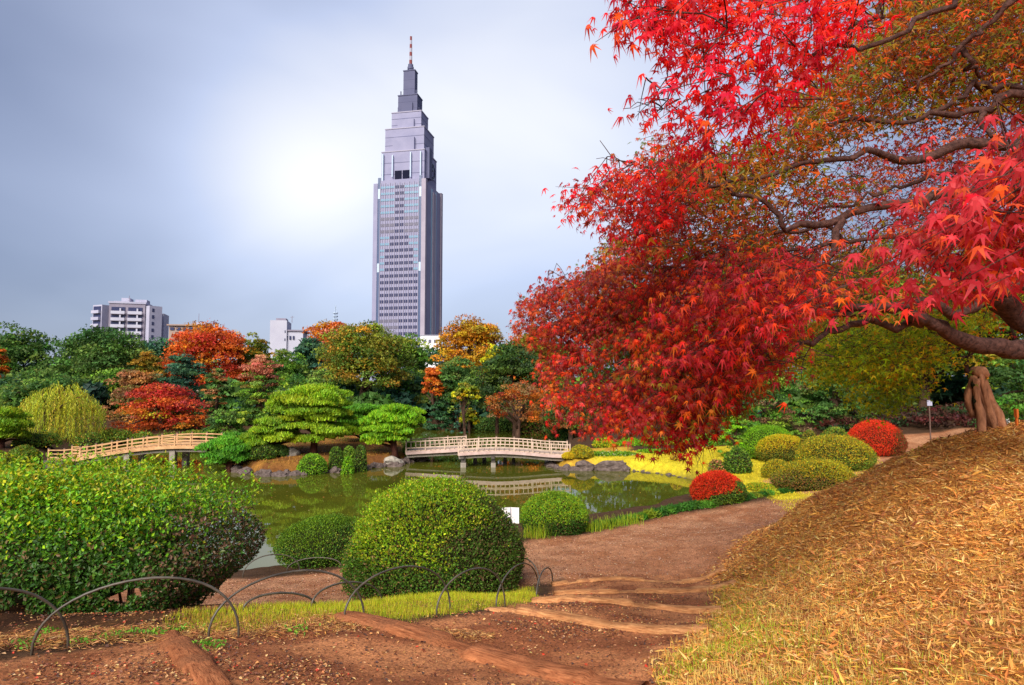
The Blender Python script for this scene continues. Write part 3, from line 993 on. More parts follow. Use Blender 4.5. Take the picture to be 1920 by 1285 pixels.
# ------------------------------------------------------------------ weeping willow
def willow():
    rng = np.random.default_rng(77)
    Y = 41.0
    base = P(72, 842, Y); base[2] = hz(base[0], Y)
    t = thing("willow_tree", "yellow green weeping willow left of the left bridge", "tree", base, 0, "trees round the pond")
    m_px = Y / F_PX
    cen = P(112, 775, Y)
    n = 420
    pos, tips, ids = [], [], []
    starts = []
    for i in range(n):
        a = rng.uniform(0, 2 * math.pi)
        r = math.sqrt(rng.uniform(0, 1))
        x, y = math.cos(a) * r * 76 * m_px, math.sin(a) * r * 60 * m_px
        ztop = cen[2] + (46 * math.sqrt(max(0, 1 - r * r * 0.9)) + rng.normal(0, 4) + 22 * (vnoise(np.array([a * 1.6 + 3]), np.array([r * 2.2]), 4)[0] - 0.5)) * m_px
        zbot = cen[2] - (rng.uniform(0, 62) if rng.random() < 0.5 else rng.uniform(35, 64)) * m_px
        starts.append((cen[0] + x * 0.8, cen[1] + y * 0.8, ztop))
        L = ztop - zbot
        k = int(L / 0.075)
        s = np.linspace(0, 1, k)
        bow = np.minimum(s * 4, 1)
        sway = rng.normal(0, 0.22)
        p = np.stack([cen[0] + x * (0.8 + 0.22 * bow) + sway * s ** 2 + rng.normal(0, 0.04, k), cen[1] + y * (0.8 + 0.22 * bow) + rng.normal(0, 0.03, k), ztop - L * s ** 1.1], -1)
        pos.append(p); ids.append(np.full(k, i))
    pos, ids = np.concatenate(pos), np.concatenate(ids)
    m_ = len(pos)
    tip = np.array([0, 0, -1.0]) + rng.normal(0, 0.35, (m_, 3))
    V, Q = leaf_quads(pos, tip, rng.normal(0, 1, (m_, 3)) + [0, -0.6, 0.2], 0.17 * rng.uniform(0.7, 1.3, m_), 0.042 * rng.uniform(0.7, 1.3, m_), tri=True)
    C = jitter(jitter(pick(WIL, n, rng), rng, 0.25)[ids], rng, 0.2)
    foliage("crown", V, Q, C, M["leaf"], t)
    tree_trunk(t, base, cen + np.array([0, 0, 35 * m_px]), 0.2, np.array(starts), rng, M["bark"], nlimb=22)


willow()


# ------------------------------------------------------------------ trained pines on the island
def niwaki(label, pads, trunk, Y, seed, pal=None, bright=1.0, name="pine_tree", per=480):
    """pads: (pixel x, pixel y, half width px, half height px)"""
    rng = np.random.default_rng(seed)
    base = P(*trunk[0], Y); base[2] = hz(base[0], Y)
    t = thing(name, label, "tree", base, 0, "trained pines")
    pal = pal or [((0.20, 0.36, 0.012), 3), ((0.28, 0.42, 0.014), 3), ((0.38, 0.44, 0.016), 1.4), ((0.10, 0.22, 0.014), 2)]
    m_px = Y / F_PX
    more = []
    for (p0, p1) in zip(pads[:-1], pads[1:]):               # lesser pads between the main ones
        w_ = rng.uniform(0.3, 0.7)
        more.append(tuple(a_ * w_ + b_ * (1 - w_) + (rng.normal(0, 3) if i_ < 2 else 0) for i_, (a_, b_) in enumerate(zip(p0, p1))))
    pads = list(pads) + more
    Cs, Vs, Qs, cs, n0 = [], [], [], [], 0
    x0 = np.mean([p[0] for p in pads]); w0 = max(abs(p[0] - x0) + p[2] for p in pads)
    for (px, py, rx, ry) in pads:
        reach = math.sqrt(max(0.05, 1 - ((px - x0) / w0) ** 2)) * w0 * m_px
        for dep in (-0.55, 0.15, 0.75):
            dy = dep * reach * rng.uniform(0.7, 1.1)
            c = P(px + rng.normal(0, 5), py + dep * 2 + rng.normal(0, 2), Y) + np.array([0, dy, 0])
            ax, az = rx * m_px * rng.uniform(0.85, 1.15), ry * m_px * rng.uniform(1.0, 1.9)
            n = int(per * (0.5 + rx / 30))
            d = rand_unit(n, rng)
            d[:, 2] = np.where(d[:, 2] < -0.15, np.abs(d[:, 2]), d[:, 2])
            pos = c + d * np.array([ax, max(ax * 0.8, 0.2), az]) * (rng.uniform(0.4, 1, (n, 1)) ** 0.4)
            pos[:, 2] += (vnoise(pos[:, 0] * 4, pos[:, 1] * 4, seed) - 0.5) * 0.12
            tip = d * 0.6 + np.array([0, 0, 0.9]) + rng.normal(0, 0.45, (n, 3))
            nr = d + rng.normal(0, 0.5, (n, 3)) + np.array([0, -0.3, 0.3])
            s = rng.uniform(0.7, 1.3, n)
            V, Q = leaf_quads(pos, tip, nr, 0.15 * s, 0.052 * s, tri=True)
            Vs.append(V); Qs.append(Q + n0); n0 += len(V)
            base_c = jitter(pick(pal, 1, rng), rng, 0.15)
            Cs.append(jitter(np.repeat(0.5 * base_c, n, 0) + 0.5 * pick(pal, n, rng), rng, 0.22) * bright)
            cs.append(c - np.array([0, 0, az * 0.5]))
    foliage("crown", np.concatenate(Vs), np.concatenate(Qs), np.concatenate(Cs), M["needle"], t)
    tp = smooth_path([P(*q_, Y) for q_ in trunk], 12)
    tp[0, 2] = base[2] - 0.15
    mb = MB()
    r0 = trunk_w(trunk) * m_px
    mb.tube(tp, np.linspace(r0, r0 * 0.35, 12), 10, 0.2, seed)
    mb.build("trunk", M["bark_pine"], t, True)
    mb = MB()
    for c in cs[::2]:
        i = int(np.argmin(np.abs(tp[:, 2] - (c[2] - 0.15))))
        a = tp[min(i, 10)]
        mb.tube(smooth_path([a, (a + c) / 2 + np.array([0, 0, 0.08]), c], 6), np.linspace(r0 * 0.4, r0 * 0.12, 6), 6, 0.1, seed)
    tag(mb.build("branches", M["bark_pine"], t, True), kind="stuff")
    return t


def trunk_w(tr):
    return 7.0


def zp(l, sx=5.33, ox=440, oy=700):
    return [(ox + a / sx, oy + b_ / sx, c / sx, d_ / sx) for a, b_, c, d_ in l]


niwaki("largest trained pine, domed cloud-pruned crown in the island's middle",
       zp([(760, 195, 170, 40), (950, 225, 140, 45), (570, 255, 150, 42), (720, 285, 190, 36), (900, 300, 180, 36), (1030, 310, 70, 50), (440, 325, 90, 36), (500, 395, 120, 32), (850, 375, 200, 30),
           (1020, 410, 90, 36), (640, 440, 130, 26), (930, 470, 160, 32), (720, 540, 150, 26), (960, 565, 170, 36), (1090, 610, 90, 34), (860, 640, 110, 26)]),
       [(588, 852), (589, 825), (586, 795), (590, 770), (586, 742)], 31.6, 301)
niwaki("low spreading pine whose boughs reach left of the largest pine",
       zp([(420, 480, 110, 30), (330, 560, 130, 32), (520, 560, 130, 32), (200, 635, 130, 28), (340, 680, 120, 26), (560, 640, 130, 30), (100, 680, 80, 22), (660, 670, 110, 26)]),
       [(517, 846), (516, 825), (518, 800), (516, 788)], 31.2, 302)
niwaki("smaller domed pine at the left end of the far bridge",
       zp([(1600, 365, 150, 30), (1740, 430, 100, 36), (1450, 425, 110, 36), (1580, 450, 170, 32), (1390, 500, 130, 32), (1620, 530, 170, 32), (1480, 575, 150, 32), (1700, 580, 100, 30), (1420, 640, 120, 26),
           (1590, 640, 130, 26), (1800, 480, 60, 32), (1380, 690, 100, 20), (1330, 560, 70, 30)]),
       [(740, 850), (738, 830), (742, 805), (738, 775)], 32.4, 303, pal=[((0.16, 0.40, 0.014), 3), ((0.24, 0.46, 0.014), 3), ((0.42, 0.46, 0.016), 1.5), ((0.08, 0.24, 0.014), 2)])
niwaki("darker green pine partly hidden between the two domed pines",
       zp([(1280, 345, 140, 26), (1180, 390, 100, 26), (1350, 400, 110, 24), (1150, 440, 90, 30), (1240, 480, 130, 24), (1120, 540, 110, 28), (1200, 590, 120, 28)]),
       [(680, 838), (679, 810), (680, 785), (680, 768)], 37.0, 304, pal=[((0.11, 0.34, 0.016), 3), ((0.16, 0.38, 0.016), 2), ((0.06, 0.18, 0.016), 2)])
niwaki("small green pine cut by the left picture edge", [(12, 775, 26, 7), (-15, 785, 24, 7), (14, 795, 28, 8), (-8, 812, 30, 8), (20, 818, 20, 7)], [(0, 850), (2, 825), (0, 800), (2, 780)], 34.0, 305)
niwaki("rounded low pine hiding the right end of the left bridge", [(425, 828, 24, 8), (408, 840, 20, 8), (445, 842, 20, 8), (428, 852, 28, 9), (412, 862, 18, 7), (450, 860, 16, 7)], [(430, 878), (430, 865), (430, 850), (428, 835)], 29.6, 306,
       pal=[((0.10, 0.34, 0.02), 3), ((0.16, 0.38, 0.02), 2), ((0.06, 0.2, 0.02), 2)])
# ------------------------------------------------------------------ clipped bushes
G_IS = "clipped bushes on the pine island"
G_TO = "clipped topiary bushes by the right bank"
DKB = [((0.03, 0.06, 0.015), 3), ((0.05, 0.09, 0.015), 2), ((0.09, 0.05, 0.02), 1)]
BR = [((0.16, 0.085, 0.05), 3), ((0.10, 0.06, 0.03), 2), ((0.06, 0.09, 0.02), 3)]
HED = [((0.13, 0.29, 0.010), 4), ((0.22, 0.35, 0.010), 2.2), ((0.07, 0.19, 0.012), 4), ((0.36, 0.32, 0.014), 0.6)]
HEDL = [((0.030, 0.085, 0.010), 4), ((0.05, 0.12, 0.012), 3), ((0.13, 0.085, 0.03), 1.2)]
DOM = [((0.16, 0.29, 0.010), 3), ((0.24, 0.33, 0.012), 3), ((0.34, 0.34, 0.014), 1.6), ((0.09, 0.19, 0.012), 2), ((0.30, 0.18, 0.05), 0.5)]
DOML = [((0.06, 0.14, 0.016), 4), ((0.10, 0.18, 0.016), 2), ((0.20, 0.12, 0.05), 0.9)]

for pal_ in (DKB, BR, HED, HEDL, DOM, DOML):
    for i_, (c_, w_) in enumerate(pal_):
        pal_[i_] = (tuple(np.minimum(np.array(c_) * 1.3, 0.8)), w_)

# island and far bank
bush("clipped_bush", "dark olive mound at the island's left waterline", "bush", 492, 872, 60, 40, DKB + MDG, 3500, 0.09, 30.2, G_IS, 11)
bush("clipped_bush", "near black round bush beside the pale boulder on the island", "bush", 521, 862, 48, 28, DKG, 3000, 0.08, 30.8, G_IS, 12)
bush("clipped_bush", "green mound overhanging the water below the largest pine", "bush", 586, 878, 58, 26, MDG + TRG, 3500, 0.08, 29.0, G_IS, 13)
bush("clipped_bush", "dark drum shaped bush, left one of the three upright bushes", "bush", 630, 868, 27, 30, DKB + MDG, 2600, 0.07, 29.6, G_IS, 14, power=5)
bush("clipped_bush", "middle one of three upright bushes right of the largest pine", "bush", 654, 868, 24, 32, MDG, 2600, 0.07, 29.8, G_IS, 15, power=5)
bush("clipped_bush", "right one of the three upright bushes, next to bare shore", "bush", 676, 867, 24, 33, DKB + MDG, 2600, 0.07, 29.7, G_IS, 16, power=5)
bush("fern_clump", "bright green clump at the water before the upright bushes", "plant", 652, 874, 24, 18, TRG, 1800, 0.10, 28.9, None, 17, shaggy=0.12)
bush("fern_clump", "bright green tuft beside the far bridge's left end", "plant", 768, 848, 26, 20, LMG, 1800, 0.12, 33.6, None, 18, shaggy=0.15)
bush("clipped_bush", "olive green mound at the left bank in front of the willow", "bush", 42, 880, 66, 44, OLV + MDG, 4500, 0.10, 30.5, None, 19)
bush("clipped_bush", "lower olive mound cut by the left edge under the willow", "bush", -4, 888, 70, 40, OLV, 4500, 0.10, 29.6, None, 20)
bush("shrub", "loose green shrub at the willow's right foot", "shrub", 168, 846, 70, 34, MDG + OLV, 3000, 0.13, 37.0, None, 28, shaggy=0.12, lump=0.15)
bush("shrub", "green undergrowth shrub at the willow's left foot", "shrub", 70, 850, 80, 34, MDG + OLV, 3000, 0.13, 36.0, None, 29, shaggy=0.12, lump=0.15)
for i, (x, yb, w, h_, Yd) in enumerate([(215, 838, 60, 30, 42.5), (265, 836, 55, 24, 43), (318, 835, 60, 22, 43), (365, 836, 50, 26, 42.5)]):
    bush("shrub", ["green shrub on the bank just right of the willow", "low green shrub under the fiery maple's left half", "low green shrub under the fiery maple's middle", "green shrub under the fiery maple's right half"][i],
         "shrub", x, yb, w, h_, MDG + OLV, 2600, 0.13, Yd, "shrubs behind the left bridge", 30 + i, shaggy=0.1, lump=0.15)
for i, (x, yb, w, h_, Yd, pl, lb) in enumerate([(930, 812, 80, 34, 56, DKG, "dark shrub on the far bank behind the bridge's middle"), (1000, 816, 80, 36, 52, MDG + BRN, "brownish green shrub on the far bank behind the bridge's right half"),
                                                (1060, 822, 70, 40, 47, DKG, "dark shrub on the far bank at the bridge's right end"), (870, 808, 50, 22, 60, DKG + BLG, "low dark shrub on the far bank below the slim conifer")]):
    bush("shrub", lb, "shrub", x, yb, w, h_, pl, 4200, 0.16, Yd, "shrubs on the far bank", 130 + i, shaggy=0.12, lump=0.18)
# the spit at the far bridge's right end
bush("clipped_bush", "round yellow olive bush at the far bridge's right end", "bush", 1090, 866, 48, 31, TOL + OLV, 7000, 0.06, None, G_TO, 40)
bush("clipped_bush", "small golden bush leaning against the round bush by the bridge", "bush", 1066, 872, 27, 24, TOL, 4200, 0.05, None, G_TO, 41)
for i, (x, yb, w, h_, Yd, pl, lb) in enumerate([
        (1135, 848, 48, 26, 35, LMG + YEL[:1], "yellow green shrub just right of the far bridge"), (1178, 848, 46, 24, 35.5, TRG, "mid green shrub under the left of the hanging red leaves"),
        (1222, 848, 50, 27, 35, LMG, "bright shrub straight behind the hanging red leaves"), (1272, 846, 54, 28, 35.5, YEL[1:] + LMG, "yellowish shrub under the red maple's lowest tip"),
        (1325, 846, 58, 30, 35, LMG + TRG, "rounded green shrub at the lawn's back edge left of the topiary")]):
    bush("shrub", lb, "shrub", x, yb, w, h_, pl, 3000, 0.11, Yd, "shrubs along the back of the lawn", 50 + i, shaggy=0.08, lump=0.12)
for i, (x, yb, w, h_, Yd, pl, lb) in enumerate([
        (1150, 859, 100, 11, 31.5, LMG + [((0.5, 0.5, 0.3), 1)], "low pale hedge strip near the far bridge behind the rocks"), (1240, 853, 90, 9, 32.5, TRG, "low green hedge strip at the back of the yellow lawn")]):
    bush("low_hedge", lb, "hedge", x, yb, w, h_, pl, 2600, 0.09, Yd, None, 60 + i, power=4, depth=0.25)
bush("shrub", "tiny round dry shrub standing alone on the yellow lawn", "shrub", 1268, 866, 24, 18, TOL + BRN, 1400, 0.06, None, None, 65)
bush("shrub", "dark green natural shrub on the lawn before the bright topiary", "shrub", 1384, 890, 52, 50, DKB + MDG, 4200, 0.075, None, None, 66, shaggy=0.08, lump=0.14)
bush("shrub", "small loose bush with pale twigs left of the dark shrub", "shrub", 1345, 888, 34, 26, MDG + BRN + PNK, 1300, 0.07, None, None, 67, shaggy=0.15, lump=0.2)
# the topiary group on the right
bush("topiary_bush", "tall bright green clipped dome at the back of the topiary group", "bush", 1440, 866, 116, 69, TRG, 20000, 0.050, None, G_TO, 70, lump=0.02)
bush("topiary_bush", "gold topped oval bush in front of the bright green dome", "bush", 1467, 870, 102, 55, TOL, 19000, 0.046, None, G_TO, 71, pal_low=OLV, power=3, lump=0.02)
bush("topiary_bush", "largest olive gold oval bush in the middle of the topiary", "bush", 1567, 888, 142, 71, TOL + OLV, 26000, 0.046, None, G_TO, 72, pal_low=OLV + MDG, power=3, lump=0.02)
bush("topiary_bush", "big scarlet clipped dome at the right of the topiary group", "bush", 1643, 858, 110, 70, TRD, 22000, 0.048, None, G_TO, 73, lump=0.02, pal_side=[((0.10, 0.12, 0.02), 1), ((0.30, 0.05, 0.02), 2)], side_dir=(1, -0.2, -0.3))
bush("topiary_bush", "small olive ball below the gold topped oval bush", "bush", 1457, 899, 60, 37, TOL + OLV, 9000, 0.042, None, G_TO, 74, lump=0.02)
bush("topiary_bush", "long low olive bush leaning toward the path", "bush", 1520, 922, 158, 60, OLV + TOL, 26000, 0.042, None, G_TO, 75, pal_low=OLV + BRN, lean=0.18, depth=0.55, lump=0.03)
bush("topiary_bush", "front scarlet bush by the pond, right flank shaded in dark green leaf colour", "bush", 1347, 950, 110, 66, TRD, 20000, 0.040, None, G_TO, 76, depth=0.7, lump=0.03,
     pal_side=DKB + MDG, side_dir=(0.75, -0.45, -0.45), pal_low=TRD + [((0.30, 0.10, 0.02), 2)])  # shade on the right flank painted with dark leaves
bush("topiary_bush", "low yellow green cushion between front scarlet and long olive bush", "bush", 1428, 924, 60, 18, LMG + TOL, 5000, 0.042, None, G_TO, 77)
bush("topiary_bush", "olive bush peeking out behind the largest oval bush", "bush", 1566, 838, 74, 36, OLV + MDG, 4500, 0.08, 27.5, G_TO, 78)
bush("topiary_bush", "small olive hump between the bright dome and the scarlet dome", "bush", 1518, 842, 40, 36, OLV, 3000, 0.08, 28.0, G_TO, 79)
# on the near bank
bush("clipped_bush", "sloping dark green clipped bush at the water left of the big dome", "bush", 603, 1066, 188, 96, HEDL + MDG, 24000, 0.036, None, "bushes on the near bank", 80, pal_side=[((0.16, 0.27, 0.012), 2), ((0.09, 0.18, 0.015), 2)], side_dir=(-0.2, 0.3, 1), lean=0.12, power=2.6, depth=0.75, lump=0.05, shoots=60)  # brighter leaves on the top paint the light falling there
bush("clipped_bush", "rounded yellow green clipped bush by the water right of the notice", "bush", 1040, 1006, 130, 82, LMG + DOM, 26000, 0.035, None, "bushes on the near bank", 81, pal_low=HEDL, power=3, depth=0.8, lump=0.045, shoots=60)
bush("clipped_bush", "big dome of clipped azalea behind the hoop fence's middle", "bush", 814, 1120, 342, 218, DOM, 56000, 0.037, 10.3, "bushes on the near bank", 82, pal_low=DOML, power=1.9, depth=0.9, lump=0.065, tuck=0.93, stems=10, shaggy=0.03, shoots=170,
     pal_side=[((0.13, 0.085, 0.035), 1.2), ((0.08, 0.15, 0.018), 3)], side_dir=(1, 0, 0.1), asp=1.7)  # darker, browner leaves paint the shade on the right side


# ------------------------------------------------------------------ the loose hedge on the left
def left_hedge():
    rng = np.random.default_rng(900)
    base = np.array([-5.02, 6.35, hz(-5.02, 6.35)])
    t = thing("hedge_bush", "large loose green hedge bush filling the left foreground", "hedge", base, 0, "bushes on the near bank")
    ax, ay = 2.45, 1.0
    gz = 1.85
    ztop = P(240, 872, 6.2)[2]
    h = ztop - gz
    n = 84000
    u = rng.uniform(0, 2 * math.pi, n)
    front = rng.random(n) < 0.55
    u = np.where(front, -math.pi / 2 + rng.normal(0, 0.9, n), u)
    w = rng.uniform(0, 1, n)
    # superellipse rounded box
    ce, se = np.cos(u), np.sin(u)
    sx_ = np.sign(ce) * np.abs(ce) ** 0.55
    sy_ = np.sign(se) * np.abs(se) ** 0.75
    top = rng.random(n) < 0.36
    v = np.where(top, 1.0, 0.06 + 0.94 * w)                       # height fraction
    rr_ = np.where(top, np.sqrt(rng.uniform(0, 1, n)), 1.0)
    shape = np.clip(1 - np.clip((v - 0.60) / 0.40, 0, 1) ** 2.2 * (~top) * 0.35, 0, 1) * (0.84 + 0.16 * sstep(0.0, 0.45, v))
    dome = 1 - 0.34 * rr_ ** 4.5
    z = np.where(top, h * dome, v * h * 0.76)
    pos = np.stack([sx_ * rr_ * ax * shape, sy_ * rr_ * ay * shape, z], -1)
    nrm = np.where(top[:, None], np.stack([sx_ * rr_ * 0.5, sy_ * rr_ * 0.6, np.ones(n)], -1), np.stack([ce, se * 1.3, 0.25 * np.ones(n)], -1))
    nrm = unit(nrm)
    lum = (fbm(pos[:, 0] * 2.6 + 5, pos[:, 2] * 3.2 + pos[:, 1] * 2, 61, 3) - 0.5) * 2
    thin = fbm(pos[:, 0] * 3.3, pos[:, 2] * 4.5 + pos[:, 1], 62, 3)
    keep = (v > 0.42) | top | (thin > 0.40 - 0.25 * v)            # the lower part is open
    inset = rng.uniform(0, 1, n) ** 1.6 * 0.28
    spray = (rng.random(n) < 0.10) * np.abs(rng.normal(0, 0.075, n)) * (v > 0.5)
    pos = pos + nrm * (lum * 0.11 - inset + spray)[:, None]
    pos, nrm, v, top, patch = pos[keep], nrm[keep], v[keep], top[keep], thin[keep]
    n = len(pos)
    # leaves sit in small whorls
    pos = pos + base + np.array([0, 0, gz - base[2]])
    tip = rand_unit(n, rng) + nrm * 0.5 + np.array([0, 0, 0.25])
    ln_ = nrm + rng.normal(0, 0.5, (n, 3)) + np.array([0, 0, 0.4])
    s = rng.uniform(0.6, 1.35, n)
    V, Q = leaf_quads(pos, tip, ln_, 0.039 * s, 0.021 * s)
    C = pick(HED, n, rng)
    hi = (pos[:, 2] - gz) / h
    C = np.where((rng.random(n) < sstep(0.85, 0.40, hi))[:, None], pick(HEDL, n, rng), C)  # darker leaves lower down put the hedge's shade into colour
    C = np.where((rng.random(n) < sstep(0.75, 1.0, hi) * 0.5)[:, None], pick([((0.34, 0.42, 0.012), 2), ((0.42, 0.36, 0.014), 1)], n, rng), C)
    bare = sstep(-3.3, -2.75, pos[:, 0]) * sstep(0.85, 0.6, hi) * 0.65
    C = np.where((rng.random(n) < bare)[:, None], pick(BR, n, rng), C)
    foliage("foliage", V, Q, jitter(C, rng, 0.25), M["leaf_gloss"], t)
    # shoots that stand up from the top
    m_ = 260
    sp, st, sn, sc = [], [], [], []
    for i in range(m_):
        x = rng.uniform(-0.97, 0.97); y = rng.uniform(-0.8, 0.8)
        rr2 = max(abs(x), abs(y))
        p0 = base + np.array([x * ax, y * ay, gz - base[2] + h * (1 - 0.34 * rr2 ** 4.5) - 0.05])
        L = rng.uniform(0.05, 0.17)
        for j in range(9):
            sp.append(p0 + np.array([rng.normal(0, 0.014), rng.normal(0, 0.014), L * j / 8]))
            a = rng.uniform(0, 6.28)
            st.append((math.cos(a), math.sin(a), 0.7)); sn.append((-math.cos(a) * 0.6, -math.sin(a) * 0.6, 1))
    sp, st, sn = np.array(sp), np.array(st), np.array(sn)
    V, Q = leaf_quads(sp, st, sn, 0.05 * rng.uniform(0.7, 1.2, len(sp)), 0.024 * rng.uniform(0.7, 1.2, len(sp)))
    so_ = foliage("top_shoots", V, Q, jitter(pick([((0.24, 0.42, 0.012), 3), ((0.36, 0.42, 0.014), 2), ((0.14, 0.34, 0.012), 2)], len(sp), rng), rng, 0.2), M["leaf_gloss"], t)
    tag(so_, kind="stuff")
    # stems, and a dark shell whose colour gives the base its shade
    U, TT = np.meshgrid(np.arange(28) / 28 * 2 * math.pi, np.linspace(0.14, 1, 8))
    cu, su = np.cos(U), np.sin(U)
    rc = np.clip(1 - ((TT - 0.14) / 0.86) ** 3, 0, 1) ** 0.5 * (0.52 + 0.2 * sstep(0.14, 0.5, TT))
    cv = np.stack([np.sign(cu) * np.abs(cu) ** 0.55 * ax * rc, np.sign(su) * np.abs(su) ** 0.75 * ay * rc, TT * h * 0.80], -1).reshape(-1, 3)
    a, bq = np.meshgrid(np.arange(7), np.arange(28), indexing="ij")
    b2 = (bq + 1) % 28
    cq = np.stack([a * 28 + bq, a * 28 + b2, (a + 1) * 28 + b2, (a + 1) * 28 + bq], -1).reshape(-1, 4)
    link("inner_dark_shell", mk_mesh("inner_dark_shell", cv + np.array([0, 0, gz - base[2]]), cq, None, None, True), M["dark_core"], t)
    for i in range(34):
        x = rng.uniform(-0.8, 0.68) * ax; y = rng.uniform(-0.55, 0.3) * ay
        p0 = base + np.array([x, y, 0]); p0[2] = hz(p0[0], p0[1]) - 0.05
        p1 = p0 + np.array([rng.normal(0.0, 0.08), rng.normal(0.0, 0.06), rng.uniform(0.35, 0.7)])
        r = rng.uniform(0.007, 0.020)
        MB().tube(smooth_path([p0, (p0 + p1) / 2 + rng.normal(0, 0.035, 3), p1], 7), np.linspace(r, r * 0.5, 7), 6, 0.15, i).build("stem", M["bark_gnarled"] if i % 3 else M["bark"], t, True)


left_hedge()

# ------------------------------------------------------------------ low evergreen edging along the path
re_ = np.random.default_rng(41)
edge_px = [(1108, 996), (1150, 986), (1200, 978), (1240, 968), (1290, 958), (1340, 950), (1400, 940), (1450, 931), (1510, 919), (1560, 908), (1600, 898)]
edge = smooth_path(np.array([GP(*e_) for e_ in edge_px]), 60)
ec, er = [], []
for i, p in enumerate(edge):
    big = 1.0 if i > 14 else 0.75
    ec.append(p + np.array([re_.normal(0, 0.05), re_.normal(0.12, 0.05), 0.06])); er.append(np.array([0.24, 0.20, 0.15]) * big * re_.uniform(0.7, 1.2))
ec, er = np.array(ec), np.array(er)
V, Q, idx, d = clump_leaves(ec, er, 260, re_, ln=0.10, wd=0.028, droop=-0.4, up=0.2)
ecol = jitter(pick([((0.05, 0.16, 0.02), 4), ((0.09, 0.22, 0.02), 3), ((0.28, 0.33, 0.02), 1.2)], len(ec), re_), re_, 0.2)
tag(foliage("edging_plants", V, Q, jitter(ecol[idx], re_, 0.2), M["leaf"], None), "low dark green edging plants between path and pond", "plants", kind="stuff")
# ------------------------------------------------------------------ materials of built things
M["stone_tower"] = noisy_material("tower_stone", (0.226, 0.226, 0.348), (0.287, 0.281, 0.409), 0.12, 0.7, 0, 0, 0.3)  # bluish haze of distance mixed into the stone colour
M["stone_dark"] = noisy_material("tower_stone_dark", (0.075, 0.080, 0.155), (0.105, 0.108, 0.19), 0.1, 0.7, 0, 0, 0.3)  # darker stone; on the upper setbacks it stands in for thinner haze
M["stone_lit"] = noisy_material("tower_stone_lit", (0.288, 0.252, 0.324), (0.360, 0.324, 0.396), 0.12, 0.7, 0, 0, 0.3)  # same stone, lighter and warmer to put light on right faces
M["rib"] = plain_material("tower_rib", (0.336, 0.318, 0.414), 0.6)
M["glass_dark"] = plain_material("glass_dark", (0.035, 0.04, 0.10), 0.18, 0.5, 0.3)
M["glass_grey"] = plain_material("glass_grey", (0.12, 0.115, 0.17), 0.3, 0.5, 0.2)
M["glass_blue"] = plain_material("glass_blue", (0.17, 0.30, 0.42), 0.2, 0.5, 0.15)
M["strip_blue"] = plain_material("strip_blue", (0.075, 0.105, 0.20), 0.25, 0.5, 0.2)
M["metal_pale"] = plain_material("metal_pale", (0.42, 0.52, 0.66), 0.4, 0.5, 0.1)
M["red_paint"] = plain_material("red_paint", (0.20, 0.04, 0.04), 0.5)
M["white_paint"] = plain_material("white_paint", (0.72, 0.72, 0.74), 0.5)
M["wall_white"] = noisy_material("wall_white", (0.40, 0.40, 0.50), (0.48, 0.48, 0.57), 0.2, 0.8, 0, 0, 0.2)
M["wall_pale"] = noisy_material("wall_pale", (0.325, 0.325, 0.442), (0.416, 0.410, 0.520), 0.3, 0.8, 0, 0, 0.2)
M["wall_grey"] = noisy_material("wall_grey", (0.203, 0.182, 0.243), (0.270, 0.243, 0.304), 0.3, 0.8, 0, 0, 0.2)
M["wall_brown"] = noisy_material("wall_brown", (0.280, 0.196, 0.168), (0.364, 0.266, 0.224), 0.3, 0.8, 0, 0, 0.2)
M["wood_pale"] = noisy_material("wood_pale", (0.36, 0.255, 0.19), (0.66, 0.50, 0.40), 3, 0.8, 0.5, 0.02, 0.2)
M["wood_girder"] = noisy_material("wood_girder", (0.42, 0.28, 0.25), (0.60, 0.45, 0.42), 2.5, 0.7, 0.3, 0.01, 0.3)
M["wood_orange"] = noisy_material("wood_orange", (0.38, 0.20, 0.09), (0.66, 0.40, 0.21), 3, 0.75, 0.5, 0.02, 0.2)
M["wood_cap"] = noisy_material("wood_cap", (0.10, 0.06, 0.05), (0.16, 0.10, 0.08), 8, 0.6, 0.2, 0.01, 0.3)
M["concrete"] = noisy_material("concrete", (0.22, 0.19, 0.16), (0.36, 0.31, 0.27), 3, 0.85, 0.4, 0.02, 0.2)
M["concrete_dark"] = noisy_material("concrete_dark", (0.06, 0.05, 0.045), (0.12, 0.10, 0.09), 3, 0.85, 0.4, 0.02, 0.2)
M["rock"] = noisy_material("rock", (0.055, 0.038, 0.035), (0.20, 0.15, 0.135), 3.5, 0.9, 0.9, 0.06, 0.2)
M["rock_pale"] = noisy_material("rock_pale", (0.22, 0.19, 0.16), (0.42, 0.38, 0.33), 3.5, 0.9, 0.7, 0.04, 0.2)


